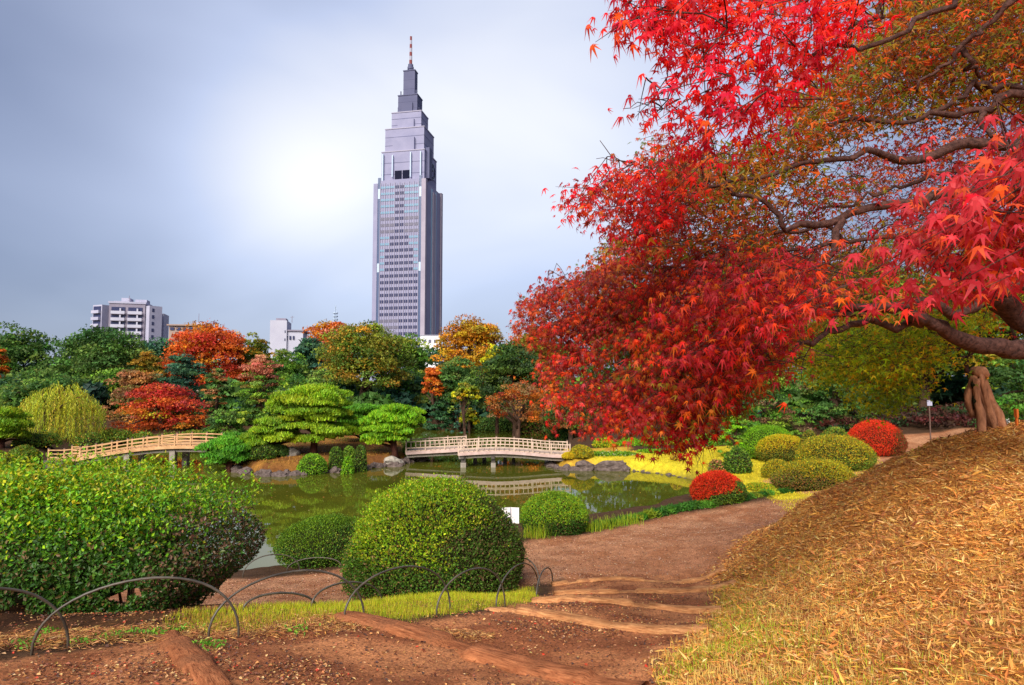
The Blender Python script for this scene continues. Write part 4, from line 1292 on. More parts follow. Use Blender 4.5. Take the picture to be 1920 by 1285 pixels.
def log_material(name, c0, c1, soil, lo=0.50):
    m, nt, b = mat_new(name)
    tc = nt.nodes.new("ShaderNodeTexCoord")
    mp = nt.nodes.new("ShaderNodeMapping")
    mp.inputs["Scale"].default_value = (0.10, 1, 1)
    nt.links.new(tc.outputs["Object"], mp.inputs["Vector"])
    grain = noise_node(nt, 55, 8, 0.7, mp.outputs[0], 0.6)
    broad = noise_node(nt, 6, 6, 0.6)
    patch = noise_node(nt, 3.2, 8, 0.75)
    gr = ramp_node(nt, grain.outputs["Fac"], [(0.33, tuple(np.array(c0) * 0.35)), (0.43, c0), (0.66, c1)])
    br = ramp_node(nt, broad.outputs["Fac"], [(0.3, (0.65, 0.62, 0.60)), (0.7, (1.15, 1.15, 1.15))])
    wood = mul_color(nt, gr.outputs[0], br.outputs[0])
    fine = noise_node(nt, 60, 5, 0.7)
    so = ramp_node(nt, fine.outputs["Fac"], [(0.35, tuple(np.array(soil) * 0.5)), (0.65, soil)])
    pm = ramp_node(nt, patch.outputs["Fac"], [(lo, (0, 0, 0)), (lo + 0.1, (1, 1, 1))])
    mx = nt.nodes.new("ShaderNodeMix")
    mx.data_type = "RGBA"
    nt.links.new(pm.outputs[0], mx.inputs[0])
    nt.links.new(wood, mx.inputs[6])
    nt.links.new(so.outputs[0], mx.inputs[7])
    nt.links.new(mx.outputs[2], b.inputs["Base Color"])
    b.inputs["Roughness"].default_value = 0.95
    b.inputs["Specular IOR Level"].default_value = 0.08
    bump(nt, b, grain.outputs["Fac"], 1.0, 0.02)
    return m


M["log"] = log_material("step_log", (0.30, 0.10, 0.042), (0.52, 0.20, 0.085), (0.36, 0.135, 0.06))
M["log_pale"] = log_material("step_log_pale", (0.44, 0.185, 0.075), (0.68, 0.35, 0.15), (0.46, 0.19, 0.09), 0.58)
M["bamboo"] = noisy_material("hoop_bamboo", (0.035, 0.028, 0.022), (0.12, 0.10, 0.075), 5, 0.45, 0.2, 0.004, 0.45)
M["opening"] = plain_material("opening_dark", (0.012, 0.013, 0.03), 0.9, 0.05)  # near-black panel colour stands in for the openings' inner shade
M["mast_white"] = plain_material("mast_white", (0.34, 0.34, 0.42), 0.5)
M["stake"] = plain_material("stake_orange", (0.62, 0.14, 0.02), 0.5)


# ------------------------------------------------------------------ the stepped skyscraper
def box_part(name, mat, parent, c, s):
    return MB().box(c, s).build(name, mat, parent, local=True)


def tower():
    D = 493.0
    S = D / F_PX
    cx = P(764, 700, D)
    YAW = math.radians(-11.6)
    t = thing("skyscraper", "tall stepped grey stone skyscraper with banded mast above the trees", "skyscraper", (cx[0], D, 1.6), YAW)
    zpx = lambda y: P(764, y, D)[2] - 1.6
    W = 101 * S
    hw = W / 2
    z_main = zpx(352)
    k = S
    # body: core and corner masses, a recessed glass strip beside each corner
    core = MB()
    core.box((0, 0, z_main / 2), (W - 26 * k, W - 3 * k, z_main))
    core.box((0, 0, z_main / 2 - 1), (W - 3 * k, W - 26 * k, z_main - 2.0))
    core.build("core_wall", M["stone_tower"], t, local=True)
    for sx in (-1, 1):
        for sy in (-1, 1):
            zt = zpx(357 if sx < 0 else 353)
            box_part("corner_wall", M["stone_lit"] if sx > 0 else M["stone_tower"], t, (sx * (hw - 4 * k), sy * (hw - 4 * k), zt / 2), (8.2 * k, 8.2 * k, zt))
    for sx in (-1, 1):
        box_part("glass_strip", M["strip_blue"], t, (sx * (hw - 10.5 * k), -hw + 1.9 * k, (z_main + 2) / 2), (4.8 * k, 2.2 * k, z_main + 2.5))
        for y0, y1 in ((367, 385), (502, 518)):
            za, zb = zpx(y1), zpx(y0)
            box_part("light_panel", M["metal_pale"], t, (sx * (hw - 10.5 * k), -hw + 0.65 * k, (za + zb) / 2), (4.0 * k, 0.5 * k, zb - za))
    for sy in (-1, 1):
        box_part("glass_strip", M["glass_blue"], t, (hw - 1.9 * k, sy * 12 * k, z_main / 2 - 2), (2.2 * k, 6 * k, z_main - 4))
    box_part("side_pier", M["stone_lit"], t, (hw - 1.0 * k, 0, z_main / 2 - 3), (2.6 * k, 16 * k, z_main - 6))
    # front: 8 bays x 24 floors of paired windows between ribs
    x_l, x_r = -hw + 13.5 * k, hw - 13.5 * k
    bay = (x_r - x_l) / 8
    fl = 11.75 * k
    ztop = zpx(362)
    wmesh = {}
    for key in ("glass_dark", "glass_grey", "glass_blue"):
        mb = MB()
        if key == "glass_blue":
            mb.box((0, 0, 0), (bay * 0.90, 0.3, fl * 0.36))
        else:
            mb.box((-bay * 0.21, 0, 0), (bay * 0.30, 0.3, fl * 0.46)).box((bay * 0.21, 0, 0), (bay * 0.30, 0.3, fl * 0.46))
        V = np.concatenate(mb.V)
        me = mk_mesh("window", V, np.concatenate(mb.Q))
        me.materials.append(M[key])
        wmesh[key] = me
    yf = -(W - 3 * k) / 2
    for r in range(24):
        for c in range(8):
            mid = abs(c - 3.5)
            key = "glass_dark"
            if r < 5:
                key = "glass_dark" if mid < 1 else "glass_blue"
            elif r < 8:
                key = "glass_dark" if mid < 1 else "glass_grey"
            elif r < 10:
                key = "glass_dark" if mid < 2 else "glass_blue"
            elif r < 14:
                key = "glass_dark" if mid < 2.6 else "glass_blue"
            elif r > 20 and c < 4:
                key = "glass_grey"
            link("window", wmesh[key], None, t, (x_l + bay * (c + 0.5), yf - 0.10, ztop - fl * (r + 0.25)))
    rib = MB().box((0, 0, 0), (0.34, 0.7, z_main * 0.985))
    rme = mk_mesh("rib", np.concatenate(rib.V), np.concatenate(rib.Q))
    rme.materials.append(M["rib"])
    for c in range(9):
        link("rib", rme, None, t, (x_l + bay * c, yf - 0.30, z_main * 0.985 / 2 + 0.3))
    rib2 = MB().box((0, 0, 0), (0.16, 0.44, z_main * 0.98))
    rme2 = mk_mesh("rib", np.concatenate(rib2.V), np.concatenate(rib2.Q))
    rme2.materials.append(M["rib"])
    for c in range(8):
        link("rib", rme2, None, t, (x_l + bay * (c + 0.5), yf - 0.25, z_main * 0.98 / 2 + 0.3))
    # setbacks
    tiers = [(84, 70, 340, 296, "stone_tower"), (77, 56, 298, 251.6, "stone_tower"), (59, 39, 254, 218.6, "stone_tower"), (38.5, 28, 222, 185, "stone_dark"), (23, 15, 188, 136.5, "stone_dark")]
    for i, (w, dd, yb, yt, mt) in enumerate(tiers):
        za, zb = zpx(yb) - (8 if i == 0 else 0), zpx(yt)
        s_ = box_part("setback_wall", M[mt], t, (0, 0, (za + zb) / 2), (w * k, dd * k, zb - za))
        box_part("cornice", M["rib" if i < 3 else "stone_dark"], t, (0, 0, zb + 0.35), (w * k + 0.7, dd * k + 0.7, 0.7))
        for j, f_ in enumerate((0.35, 0.68)):
            box_part("stone_course", M["stone_dark"], t, (0, 0, za + (zb - za) * f_), (w * k + 0.14, dd * k + 0.14, 0.35))
        if i in (1, 2, 3):                                       # the intermediate shoulders on the flanks
            box_part("shoulder_wall", M[mt], t, (0, 0, (za + zb) / 2 - (zb - za) * 0.2), (w * k * 0.55, dd * k * 1.22, (zb - za) * 0.6))
    y1 = -70 / 2 * k
    for xx, ya, yb2 in ((-38, 300, 368), (-19, 303, 362), (16.5, 300, 364), (36, 300, 366)):
        za, zb = zpx(yb2), zpx(ya)
        box_part("light_mast", M["metal_pale"], t, (xx * k, -hw - 0.2 if False else y1 - 1.2, (za + zb) / 2 + 4), (1.9 * k, 1.6, zb - za - 8))
    for xx in (-8.5, 8.5):
        box_part("louvre_opening", M["opening"], t, (xx * k * 0.9 - 1 * k, y1 - 0.15, (zpx(346) + zpx(331)) / 2), (13.5 * k, 0.5, zpx(331) - zpx(346)))
    # right flank: pier, clock
    box_part("side_pier", M["stone_dark"], t, (42 * k + 1.2, -18 * k, (zpx(345) + zpx(289)) / 2), (3.0, 16 * k, zpx(289) - zpx(345)))
    xc = 42 * k + 0.3
    zc = zpx(322)
    R = 16 * k
    ring = MB()
    a = np.linspace(0, 2 * math.pi, 41)[:-1]
    V, Qs = [], []
    for r_ in (R, R * 0.90):
        for xx in (0.0, 0.5):
            V += [(xc + xx, math.cos(q_) * r_ + 8 * k, zc + math.sin(q_) * r_) for q_ in a]
    n_ = len(a)
    for i in range(n_):
        j = (i + 1) % n_
        Qs += [[n_ + i, n_ + j, 3 * n_ + j, 3 * n_ + i], [i, j, n_ + j, n_ + i], [2 * n_ + i, 2 * n_ + j, 3 * n_ + j, 3 * n_ + i]]
    clock = ring.add(V, Qs).build("clock_ring", M["glass_dark"], t, local=True)
    for h_ in range(12):
        q_ = h_ / 12 * 2 * math.pi
        mb = MB()
        mb.beam((xc + 0.4, math.cos(q_) * R * 0.7 + 8 * k, zc + math.sin(q_) * R * 0.7), (xc + 0.4, math.cos(q_) * R * 0.87 + 8 * k, zc + math.sin(q_) * R * 0.87), 0.9, 0.9).build("hour_mark", M["glass_dark"], t, local=True)
    for q_, l_ in ((1.2, 0.75), (2.5, 0.5)):
        MB().beam((xc + 0.5, 8 * k, zc), (xc + 0.5, math.cos(q_) * R * l_ + 8 * k, zc + math.sin(q_) * R * l_), 0.7, 0.9).build("clock_hand", M["glass_dark"], t, local=True)
    # small roof gear
    for xx, yy in ((-22, 214), (-17, 184), (14, 184), (20, 217)):
        box_part("roof_antenna", M["stone_dark"], t, (xx * k, -6 * k, zpx(yy) + 1.6), (0.7, 0.7, 6.5))
    # mast
    mb = MB()
    for zz, rr_ in ((zpx(134), 5.2), (zpx(129), 6.2), (zpx(124), 5.0)):
        mb.tube([(0, 0, zz - 1.0), (0, 0, zz + 1.0)], [rr_ * 0.42, rr_ * 0.42], 10)
    mb.tube([(0, 0, zpx(138)), (0, 0, zpx(120))], [1.6, 1.2], 8)
    mb.build("antenna_drum", M["stone_dark"], t, local=True)
    ys = np.linspace(121, 69, 8)
    for i in range(7):
        mb = MB()
        r0 = 1.25 - 0.06 * i
        mb.tube([(0, 0, zpx(ys[i])), (0, 0, zpx(ys[i + 1]))], [r0, r0], 8)
        mb.build("mast_band", M["red_paint" if i % 2 == 0 else "mast_white"], t, local=True)
    return t


tower()


# ------------------------------------------------------------------ apartment block on the left
def apartments():
    D = 230.0
    k = D / F_PX * 0.92
    c = P(222, 640, D)
    yaw = math.atan2(c[0], D) * -1 + math.radians(-14)
    t = thing("apartment_block", "pale grey apartment block with stacked balconies above the left trees", "building", (c[0], D, 1.6), yaw)
    zpx = lambda y: P(234, y, D)[2] - 1.6
    top = zpx(568)
    fw = 66 * k                # front face width
    dp = 60 * k
    x0 = -22 * k
    xb = x0 + fw
    MB().box(((x0 + xb) / 2, 2.0 + dp / 2, top / 2), (fw, dp, top)).build("front_wall", M["wall_grey"], t, local=True)
    MB().box(((x0 + xb) / 2, 2.0 + dp / 2, top + 0.35), (fw + 0.5, dp + 0.5, 0.7)).build("parapet", M["wall_pale"], t, local=True)
    # right flank with small windows, left wing set back at an angle
    ang = math.radians(38)
    wl = 26 * k
    lw = MB()
    lc = (x0 - math.cos(ang) * wl / 2, 2.0 + math.sin(ang) * wl / 2 + 1.0, top / 2 - 0.4)
    lw.box(lc, (wl, 6.0, top - 0.8), -ang).build("left_wall", M["wall_pale"], t, local=True)
    MB().box((x0 - 30 * k, 10, zpx(583) / 2), (9 * k, 8, zpx(583))).build("stair_wall", M["wall_grey"], t, local=True)
    rw_ = MB()
    rc = (xb + math.cos(ang) * 10 * k, 2.0 + math.sin(ang) * 10 * k + 1.5, (top - 0.6) / 2)
    rw_.box(rc, (26 * k, 7.0, top - 0.6), ang).build("right_wall", M["wall_pale"], t, local=True)
    MB().box((xb + 24 * k, 12, zpx(582) / 2), (11 * k, 9, zpx(582))).build("rear_wall", M["wall_white"], t, local=True)
    for f_ in range(7):
        zf = top - 1.6 - f_ * 13.9 * k
        # balconies: dark panel coloured as the recess shade, slab, solid parapet, dividing screen
        for b_, (bx, bw) in enumerate([(x0 + 17 * k, 25 * k), (x0 + 48 * k, 26 * k)]):
            yb = 2.0
            MB().box((bx, yb - 0.06, zf - 0.5), (bw, 0.2, 1.5)).build("window", M["glass_dark"], t, local=True)
            MB().box((bx, yb - 0.55, zf - 2.35), (bw, 1.0, 0.22)).build("balcony_slab", M["wall_grey"], t, local=True)
            MB().box((bx, yb - 1.0, zf - 1.75), (bw, 0.12, 1.05)).build("balcony_parapet", M["wall_white"], t, local=True)
            MB().box((bx + bw * 0.18, yb - 0.5, zf - 0.9), (0.5, 0.9, 1.4)).build("balcony_screen", M["wall_white"], t, local=True)
        # angled left balconies
        for s_ in (0.15,):
            cc = np.array([x0 - math.cos(ang) * wl * 0.5, 2.0 + math.sin(ang) * wl * 0.5 + 1.0, 0])
            out = np.array([-math.sin(ang), -math.cos(ang), 0])
            MB().box(cc + out * 3.05 + [0, 0, zf - 0.5], (wl * 0.8, 0.2, 1.5), -ang).build("window", M["glass_dark"], t, local=True)
            MB().box(cc + out * 3.6 + [0, 0, zf - 1.8], (wl * 0.82, 0.9, 1.1), -ang).build("balcony_parapet", M["wall_pale"], t, local=True)
        cc = np.array([rc[0], rc[1], 0])
        out = np.array([math.sin(ang), -math.cos(ang), 0])
        al = np.array([math.cos(ang), math.sin(ang), 0])
        MB().box(cc + out * 3.52 - al * 1.0 + [0, 0, zf - 0.6], (0.75, 0.2, 1.2), ang).build("window", M["glass_dark"], t, local=True)
    for (x_, y_, w_, yt, yb_) in ((-16, 6, 20, 561, 570), (-6, 7, 16, 554, 570), (24, 6, 22, 557, 570), (20, 7, 30, 564, 570)):
        za, zb = zpx(yb_) - 1, zpx(yt)
        MB().box((x_ * k + 6 * k, y_ + 3, (za + zb) / 2), (w_ * k, 5, zb - za)).build("roof_box", M["wall_pale"], t, local=True)
    mb = MB()
    mb.tube([(10 * k, 5, zpx(570)), (10 * k, 5, zpx(551))], [0.12, 0.09], 6)
    mb.beam((8 * k, 5, zpx(556)), (12 * k, 5, zpx(556)), 0.12, 0.12).beam((7 * k, 5, zpx(560)), (13 * k, 5, zpx(560)), 0.12, 0.12)
    mb.build("aerial", M["wall_grey"], t, local=True)


apartments()


def small_buildings():
    D = 150.0
    k = D / F_PX
    c = P(532, 640, D)
    t = thing("white_building", "low white building with dark rooftop box between autumn crowns", "building", (c[0], D, 1.6), math.radians(12))
    zpx = lambda y: P(532, y, D)[2] - 1.6
    MB().box((-10 * k, 4, zpx(601) / 2), (30 * k, 8, zpx(601))).build("tower_wall", M["wall_white"], t, local=True)
    MB().box((16 * k, 5, zpx(620) / 2), (36 * k, 9, zpx(620))).build("wing_wall", M["wall_white"], t, local=True)
    MB().box((18 * k, 5, zpx(619.5)), (40 * k, 9.6, 0.35)).build("roof_edge", M["wall_grey"], t, local=True)
    MB().box((-8 * k, 4, zpx(598.5)), (18 * k, 4, 6 * k)).build("roof_box", M["wall_grey"], t, local=True)
    for xx in (5, 11, 17):
        MB().box((xx * k, 0.42, zpx(633)), (2.8 * k, 0.3, 6.5 * k)).build("window", M["glass_dark"], t, local=True)
    for yy in (622, 637):
        MB().box((2.0 * k, 0.2, zpx(yy)), (1.5 * k, 0.6, 4.5 * k)).build("window", M["glass_dark"], t, local=True)
    mb = MB()
    mb.tube([(10 * k, 4, zpx(602)), (10 * k, 4, zpx(589))], [0.08, 0.06], 6)
    mb.beam((7 * k, 4, zpx(592)), (14 * k, 4, zpx(591)), 0.08, 0.08)
    mb.build("aerial", M["wall_grey"], t, local=True)

    D = 160.0
    k = D / F_PX
    c = P(350, 640, D)
    t = thing("brown_building", "brown flat roofed building showing just above the red crown", "building", (c[0], D, 1.6), math.radians(8))
    zpx = lambda y: P(350, y, D)[2] - 1.6
    MB().box((-4 * k, 5, zpx(612) / 2), (56 * k, 10, zpx(612))).build("wall", M["wall_brown"], t, local=True)
    MB().box((-4 * k, 5, zpx(610)), (62 * k, 11, 2.5 * k)).build("roof_slab", M["wall_brown"], t, local=True)
    MB().box((18 * k, 5, zpx(606)), (18 * k, 5, 7 * k)).build("roof_box", M["wall_pale"], t, local=True)
    for i in range(5):
        MB().box(((-26 + i * 11) * k, -0.05, zpx(617)), (7 * k, 0.3, 5 * k)).build("window", M["glass_dark"], t, local=True)
    MB().tube([(8 * k, 5, zpx(609)), (8 * k, 5, zpx(584))], [0.09, 0.05], 6).build("aerial", M["wall_grey"], t, local=True)

    D = 300.0
    k = D / F_PX
    c = P(806, 640, D)
    t = thing("white_building", "small white block at the foot of the skyscraper", "building", (c[0], D, 1.6), 0.0)
    zpx = lambda y: P(806, y, D)[2] - 1.6
    MB().box((0, 5, zpx(630) / 2), (36 * k, 10, zpx(630))).build("wall", M["white_paint"], t, local=True)
    MB().box((0, 5, zpx(629)), (37 * k, 10.6, 1.2 * k)).build("roof_edge", M["wall_white"], t, local=True)
    for i in range(3):
        MB().box(((-10 + 10 * i) * k, -0.08, zpx(640)), (5 * k, 0.3, 6 * k)).build("window", M["glass_grey"], t, local=True)

    D = 420.0
    k = D / F_PX
    c = P(628, 640, D)
    t = thing("radio_mast", "thin distant lattice mast above the rusty treetop", "mast", (c[0], D, 1.6))
    zpx = lambda y: P(628, y, D)[2] - 1.6
    for a_ in range(3):
        q_ = a_ * 2 * math.pi / 3
        MB().tube([(math.cos(q_) * 3, math.sin(q_) * 3, 0), (math.cos(q_) * 1.0, math.sin(q_) * 1.0, zpx(590)), (0, 0, zpx(572))], [0.35, 0.25, 0.12], 5).build("leg", M["metal_pale"], t, local=True)
    for yy in (600, 594, 588):
        MB().tube([(0, 0, zpx(yy)), (0, 0, zpx(yy) + 0.5)], [1.8, 1.8], 8).build("platform", M["metal_pale"], t, local=True)


small_buildings()


# ------------------------------------------------------------------ bridges
def span(t, x0, x1, Yc, width, zdeck, n_posts, rail_h, wood, girder, cap, balusters=True, rails=2):
    """one span: zdeck(s) gives the deck height along s in 0..1"""
    N = 14
    s = np.linspace(0, 1, N)
    X = x0 + (x1 - x0) * s
    Z = zdeck(s)
    for side, nm in ((-1, "girder"), (1, "girder")):
        y = Yc + side * width / 2
        V, Q = [], []
        for i in range(N):
            for dy, dz in ((-0.06, -0.14), (0.06, -0.14), (0.06, 0.0), (-0.06, 0.0)):
                V.append((X[i], y + dy, Z[i] + dz))
        for i in range(N - 1):
            for j in range(4):
                j2 = (j + 1) % 4
                Q.append([i * 4 + j, i * 4 + j2, (i + 1) * 4 + j2, (i + 1) * 4 + j])
        Q += [[3, 2, 1, 0], [(N - 1) * 4 + q_ for q_ in (0, 1, 2, 3)]]
        MB().add(V, Q).build("girder", M[girder], t)
    # lower beam, darker and set back
    for side in (-1, 1):
        y = Yc + side * (width / 2 - 0.2)
        pts = np.stack([X, np.full(N, y), Z - 0.24], -1)
        mb = MB()
        for i in range(N - 1):
            mb.beam(pts[i], pts[i + 1], 0.12, 0.14)
        mb.build("beam", M["concrete"], t)
    # deck planks
    npl = int(abs(x1 - x0) / 0.24)
    pme = None
    for i in range(npl):
        u = (i + 0.5) / npl
        xx = x0 + (x1 - x0) * u
        zz = float(zdeck(np.array([u]))[0]) + 0.022
        if pme is None:
            mb = MB().box((0, 0, 0), (abs(x1 - x0) / npl - 0.018, width + 0.02, 0.04))
            pme = mk_mesh("deck_plank", np.concatenate(mb.V), np.concatenate(mb.Q))
            pme.materials.append(M[wood])
        link("deck_plank", pme, None, t, np.array([xx, Yc, zz]) - origin(t))
    for side in (-1, 1):
        y = Yc + side * (width / 2 + 0.02)
        for i in range(n_posts + 1):
            u = i / n_posts
            xx, zz = x0 + (x1 - x0) * u, float(zdeck(np.array([u]))[0])
            p = MB().box((xx, y, zz + rail_h / 2 - 0.05), (0.065, 0.065, rail_h + 0.14)).build("post", M[wood], t)
            MB().box((xx, y, zz + rail_h + 0.045), (0.085, 0.085, 0.045)).build("post_cap", M[cap], p, org=origin(t))
        hs = [rail_h] + ([rail_h * 0.40] if rails == 2 else [rail_h * 0.62, rail_h * 0.28])
        for hh in hs:
            pts = np.stack([X, np.full(N, y), Z + hh - 0.03], -1)
            mb = MB()
            for i in range(N - 1):
                mb.beam(pts[i], pts[i + 1], 0.05, 0.048)
            mb.build("rail", M[wood], t)
        if balusters:
            for i in range(n_posts * 4):
                if i % 4 == 0:
                    continue
                u = i / (n_posts * 4)
                xx, zz = x0 + (x1 - x0) * u, float(zdeck(np.array([u]))[0])
                MB().box((xx, y, zz + rail_h * 0.70 - 0.03), (0.035, 0.035, rail_h * 0.60 - 0.065)).build("baluster", M[wood], t)


def bridges():
    # far bridge: two offset spans meeting over a pier
    Ya, Yb = 33.3, 31.7
    xa0, xa1 = P(766, 850, Ya)[0], P(872, 845, Ya)[0]
    xb0, xb1 = P(862, 845, Yb)[0], P(1066, 850, Yb)[0]
    t = thing("footbridge", "low pale wooden bridge of two offset spans right of the island", "bridge", ((xa0 + xb1) / 2, 32.5, 0), 0, "footbridges over the pond")
    za = lambda s: 0.58 + 0.16 * s
    zb = lambda s: 0.70 + 0.10 * np.sin(np.clip(s * 1.25, 0, 1) * math.pi * 0.9) - 0.22 * np.clip(s - 0.35, 0, 1)
    span(t, xa0, xa1, Ya, 1.5, za, 3, 0.52, "wood_pale", "wood_girder", "wood_cap")
    span(t, xb0, xb1, Yb, 1.5, zb, 6, 0.52, "wood_pale", "wood_girder", "wood_cap")
    for xx, yy, w, dark in ((869, 31.1, 0.26, 0), (925, 31.1, 0.22, 0), (891, 32.3, 0.2, 1), (908, 33.0, 0.2, 1), (947, 32.3, 0.2, 1), (963, 32.3, 0.18, 1)):
        x_ = P(xx, 860, yy)[0]
        p = MB().box((x_, yy, -0.3), (w, w, 1.04)).build("pier", M["concrete"] if not dark else M["concrete_dark"], t)
        MB().box((x_, yy, 0.36), (w * 0.8, w * 0.8, 0.30)).build("pier_head", M["concrete_dark"], p, org=origin(t))
    for xx in (869, 925):
        x_ = P(xx, 860, 31.7)[0]
        MB().box((x_, 31.7, 0.46), (0.16, 1.6, 0.12)).build("cross_beam", M["concrete_dark"], t)
    # left bridge
    Y = 31.6
    x0, x1 = P(114, 850, Y)[0], P(430, 850, Y)[0]
    t = thing("footbridge", "arched orange brown wooden bridge in front of the fiery maple", "bridge", ((x0 + x1) / 2, Y, 0), 0, "footbridges over the pond")
    zc = lambda s: 0.40 + 0.66 * np.sin(np.clip((s - 0.12) / 1.10, 0, 1) * math.pi * 0.83) ** 1.0
    span(t, x0, x1, Y, 1.6, zc, 11, 0.47, "wood_orange", "wood_orange", "wood_cap", balusters=False, rails=3)
    for xx in (240, 325):
        x_ = P(xx, 855, Y - 0.6)[0]
        for yy in (Y - 0.6, Y + 0.6):
            p = MB().box((x_, yy, 0.05), (0.26, 0.26, 1.5)).build("pier", M["concrete"], t)
    ab = MB().box((x0 + 0.5, Y, 0.12), (1.3, 1.9, 0.5))
    ab.build("abutment", M["concrete_dark"], t)


bridges()


# ------------------------------------------------------------------ shore rocks
def rock_mesh(seed, n=7):
    rng = np.random.default_rng(seed)
    U, W = np.meshgrid(np.arange(9) / 9 * 2 * math.pi, np.linspace(-0.35, math.pi / 2, n))
    V = np.stack([np.cos(U) * np.cos(W), np.sin(U) * np.cos(W), np.sin(W)], -1).reshape(-1, 3)
    V *= (0.72 + 0.55 * vnoise(V[:, 0] * 1.8 + seed, V[:, 1] * 1.8 + V[:, 2] * 2.1, seed))[:, None]
    V += rng.normal(0, 0.05, V.shape)
    i, j = np.meshgrid(np.arange(n - 1), np.arange(9), indexing="ij")
    j2 = (j + 1) % 9
    return mk_mesh("rock", V, np.stack([i * 9 + j, i * 9 + j2, (i + 1) * 9 + j2, (i + 1) * 9 + j], -1).reshape(-1, 4))


rmeshes = [rock_mesh(s_) for s_ in range(8)]
for m_ in rmeshes:
    m_.materials.append(M["rock"])
rr2 = np.random.default_rng(17)
shore = smooth_path(np.array([G(x, y, 0.0) for x, y in [(430, 878), (450, 885), (500, 893), (560, 890), (640, 884), (700, 877), (735, 874), (772, 866)]]), 46)
for p in shore:
    o = link("rock", rmeshes[rr2.integers(8)], None, None, p + np.array([rr2.normal(0, 0.12), rr2.normal(0.1, 0.12), -0.02]))
    s_ = rr2.uniform(0.16, 0.34)
    o.scale = (s_ * rr2.uniform(0.8, 1.5), s_ * rr2.uniform(0.7, 1.1), s_ * rr2.uniform(0.6, 1.1))
    o.rotation_euler = (0, 0, rr2.uniform(0, 6.28))
    tag(o, "dark edging rock at the waterline of the pine island", "rock", "rocks edging the pine island")
shore2 = smooth_path(np.array([G(x, y, 0.0) for x, y in [(1030, 873), (1056, 881), (1110, 882), (1180, 884), (1240, 889), (1296, 899)]]), 30)
for i, p in enumerate(shore2):
    o = link("rock", rmeshes[rr2.integers(8)], None, None, p + np.array([rr2.normal(0, 0.1), rr2.normal(0.12, 0.1), -0.02]))
    s_ = rr2.uniform(0.14, 0.30) if i < 18 else rr2.uniform(0.07, 0.12)
    o.scale = (s_ * rr2.uniform(0.9, 1.6), s_ * rr2.uniform(0.7, 1.1), s_ * rr2.uniform(0.5, 0.9))
    o.rotation_euler = (0, 0, rr2.uniform(0, 6.28))
    tag(o, "small brown rock lining the water's edge below the yellow lawn", "rock", "rocks below the yellow lawn")
for (x, y, s_, w_, lb, mt) in [(1148, 880, 0.42, 2.0, "largest brown rock heap at the yellow lawn's left end", "rock"), (1095, 880, 0.34, 1.6, "broad brown rock in front of the round bush by the bridge", "rock"),
                              (1040, 866, 0.5, 1.0, "leaning grey slab beside the far bridge's right abutment", "rock_pale"), (547, 858, 0.32, 1.5, "pale boulder beside the near black island bush", "rock_pale"),
                              (548, 880, 0.22, 0.6, "small upright pale stone at the island's waterline", "rock_pale"), (735, 872, 0.36, 1.5, "grey rock at the foot of the smaller domed pine", "rock_pale"),
                              (790, 862, 0.40, 1.4, "brown rock under the far bridge's left end", "rock")]:
    p = G(x, y, 0.05)
    if y == 858:
        p = P(547, 856, 31.0); p[2] = hz(p[0], p[1])
    me = rmeshes[int(x) % 8].copy()
    me.materials.clear(); me.materials.append(M[mt])
    o = link("rock", me, None, None, p)
    o.scale = (s_ * w_, s_ * 0.9, s_)
    o.rotation_euler = (0, 0, rr2.uniform(0, 1))
    tag(o, lb, "rock")


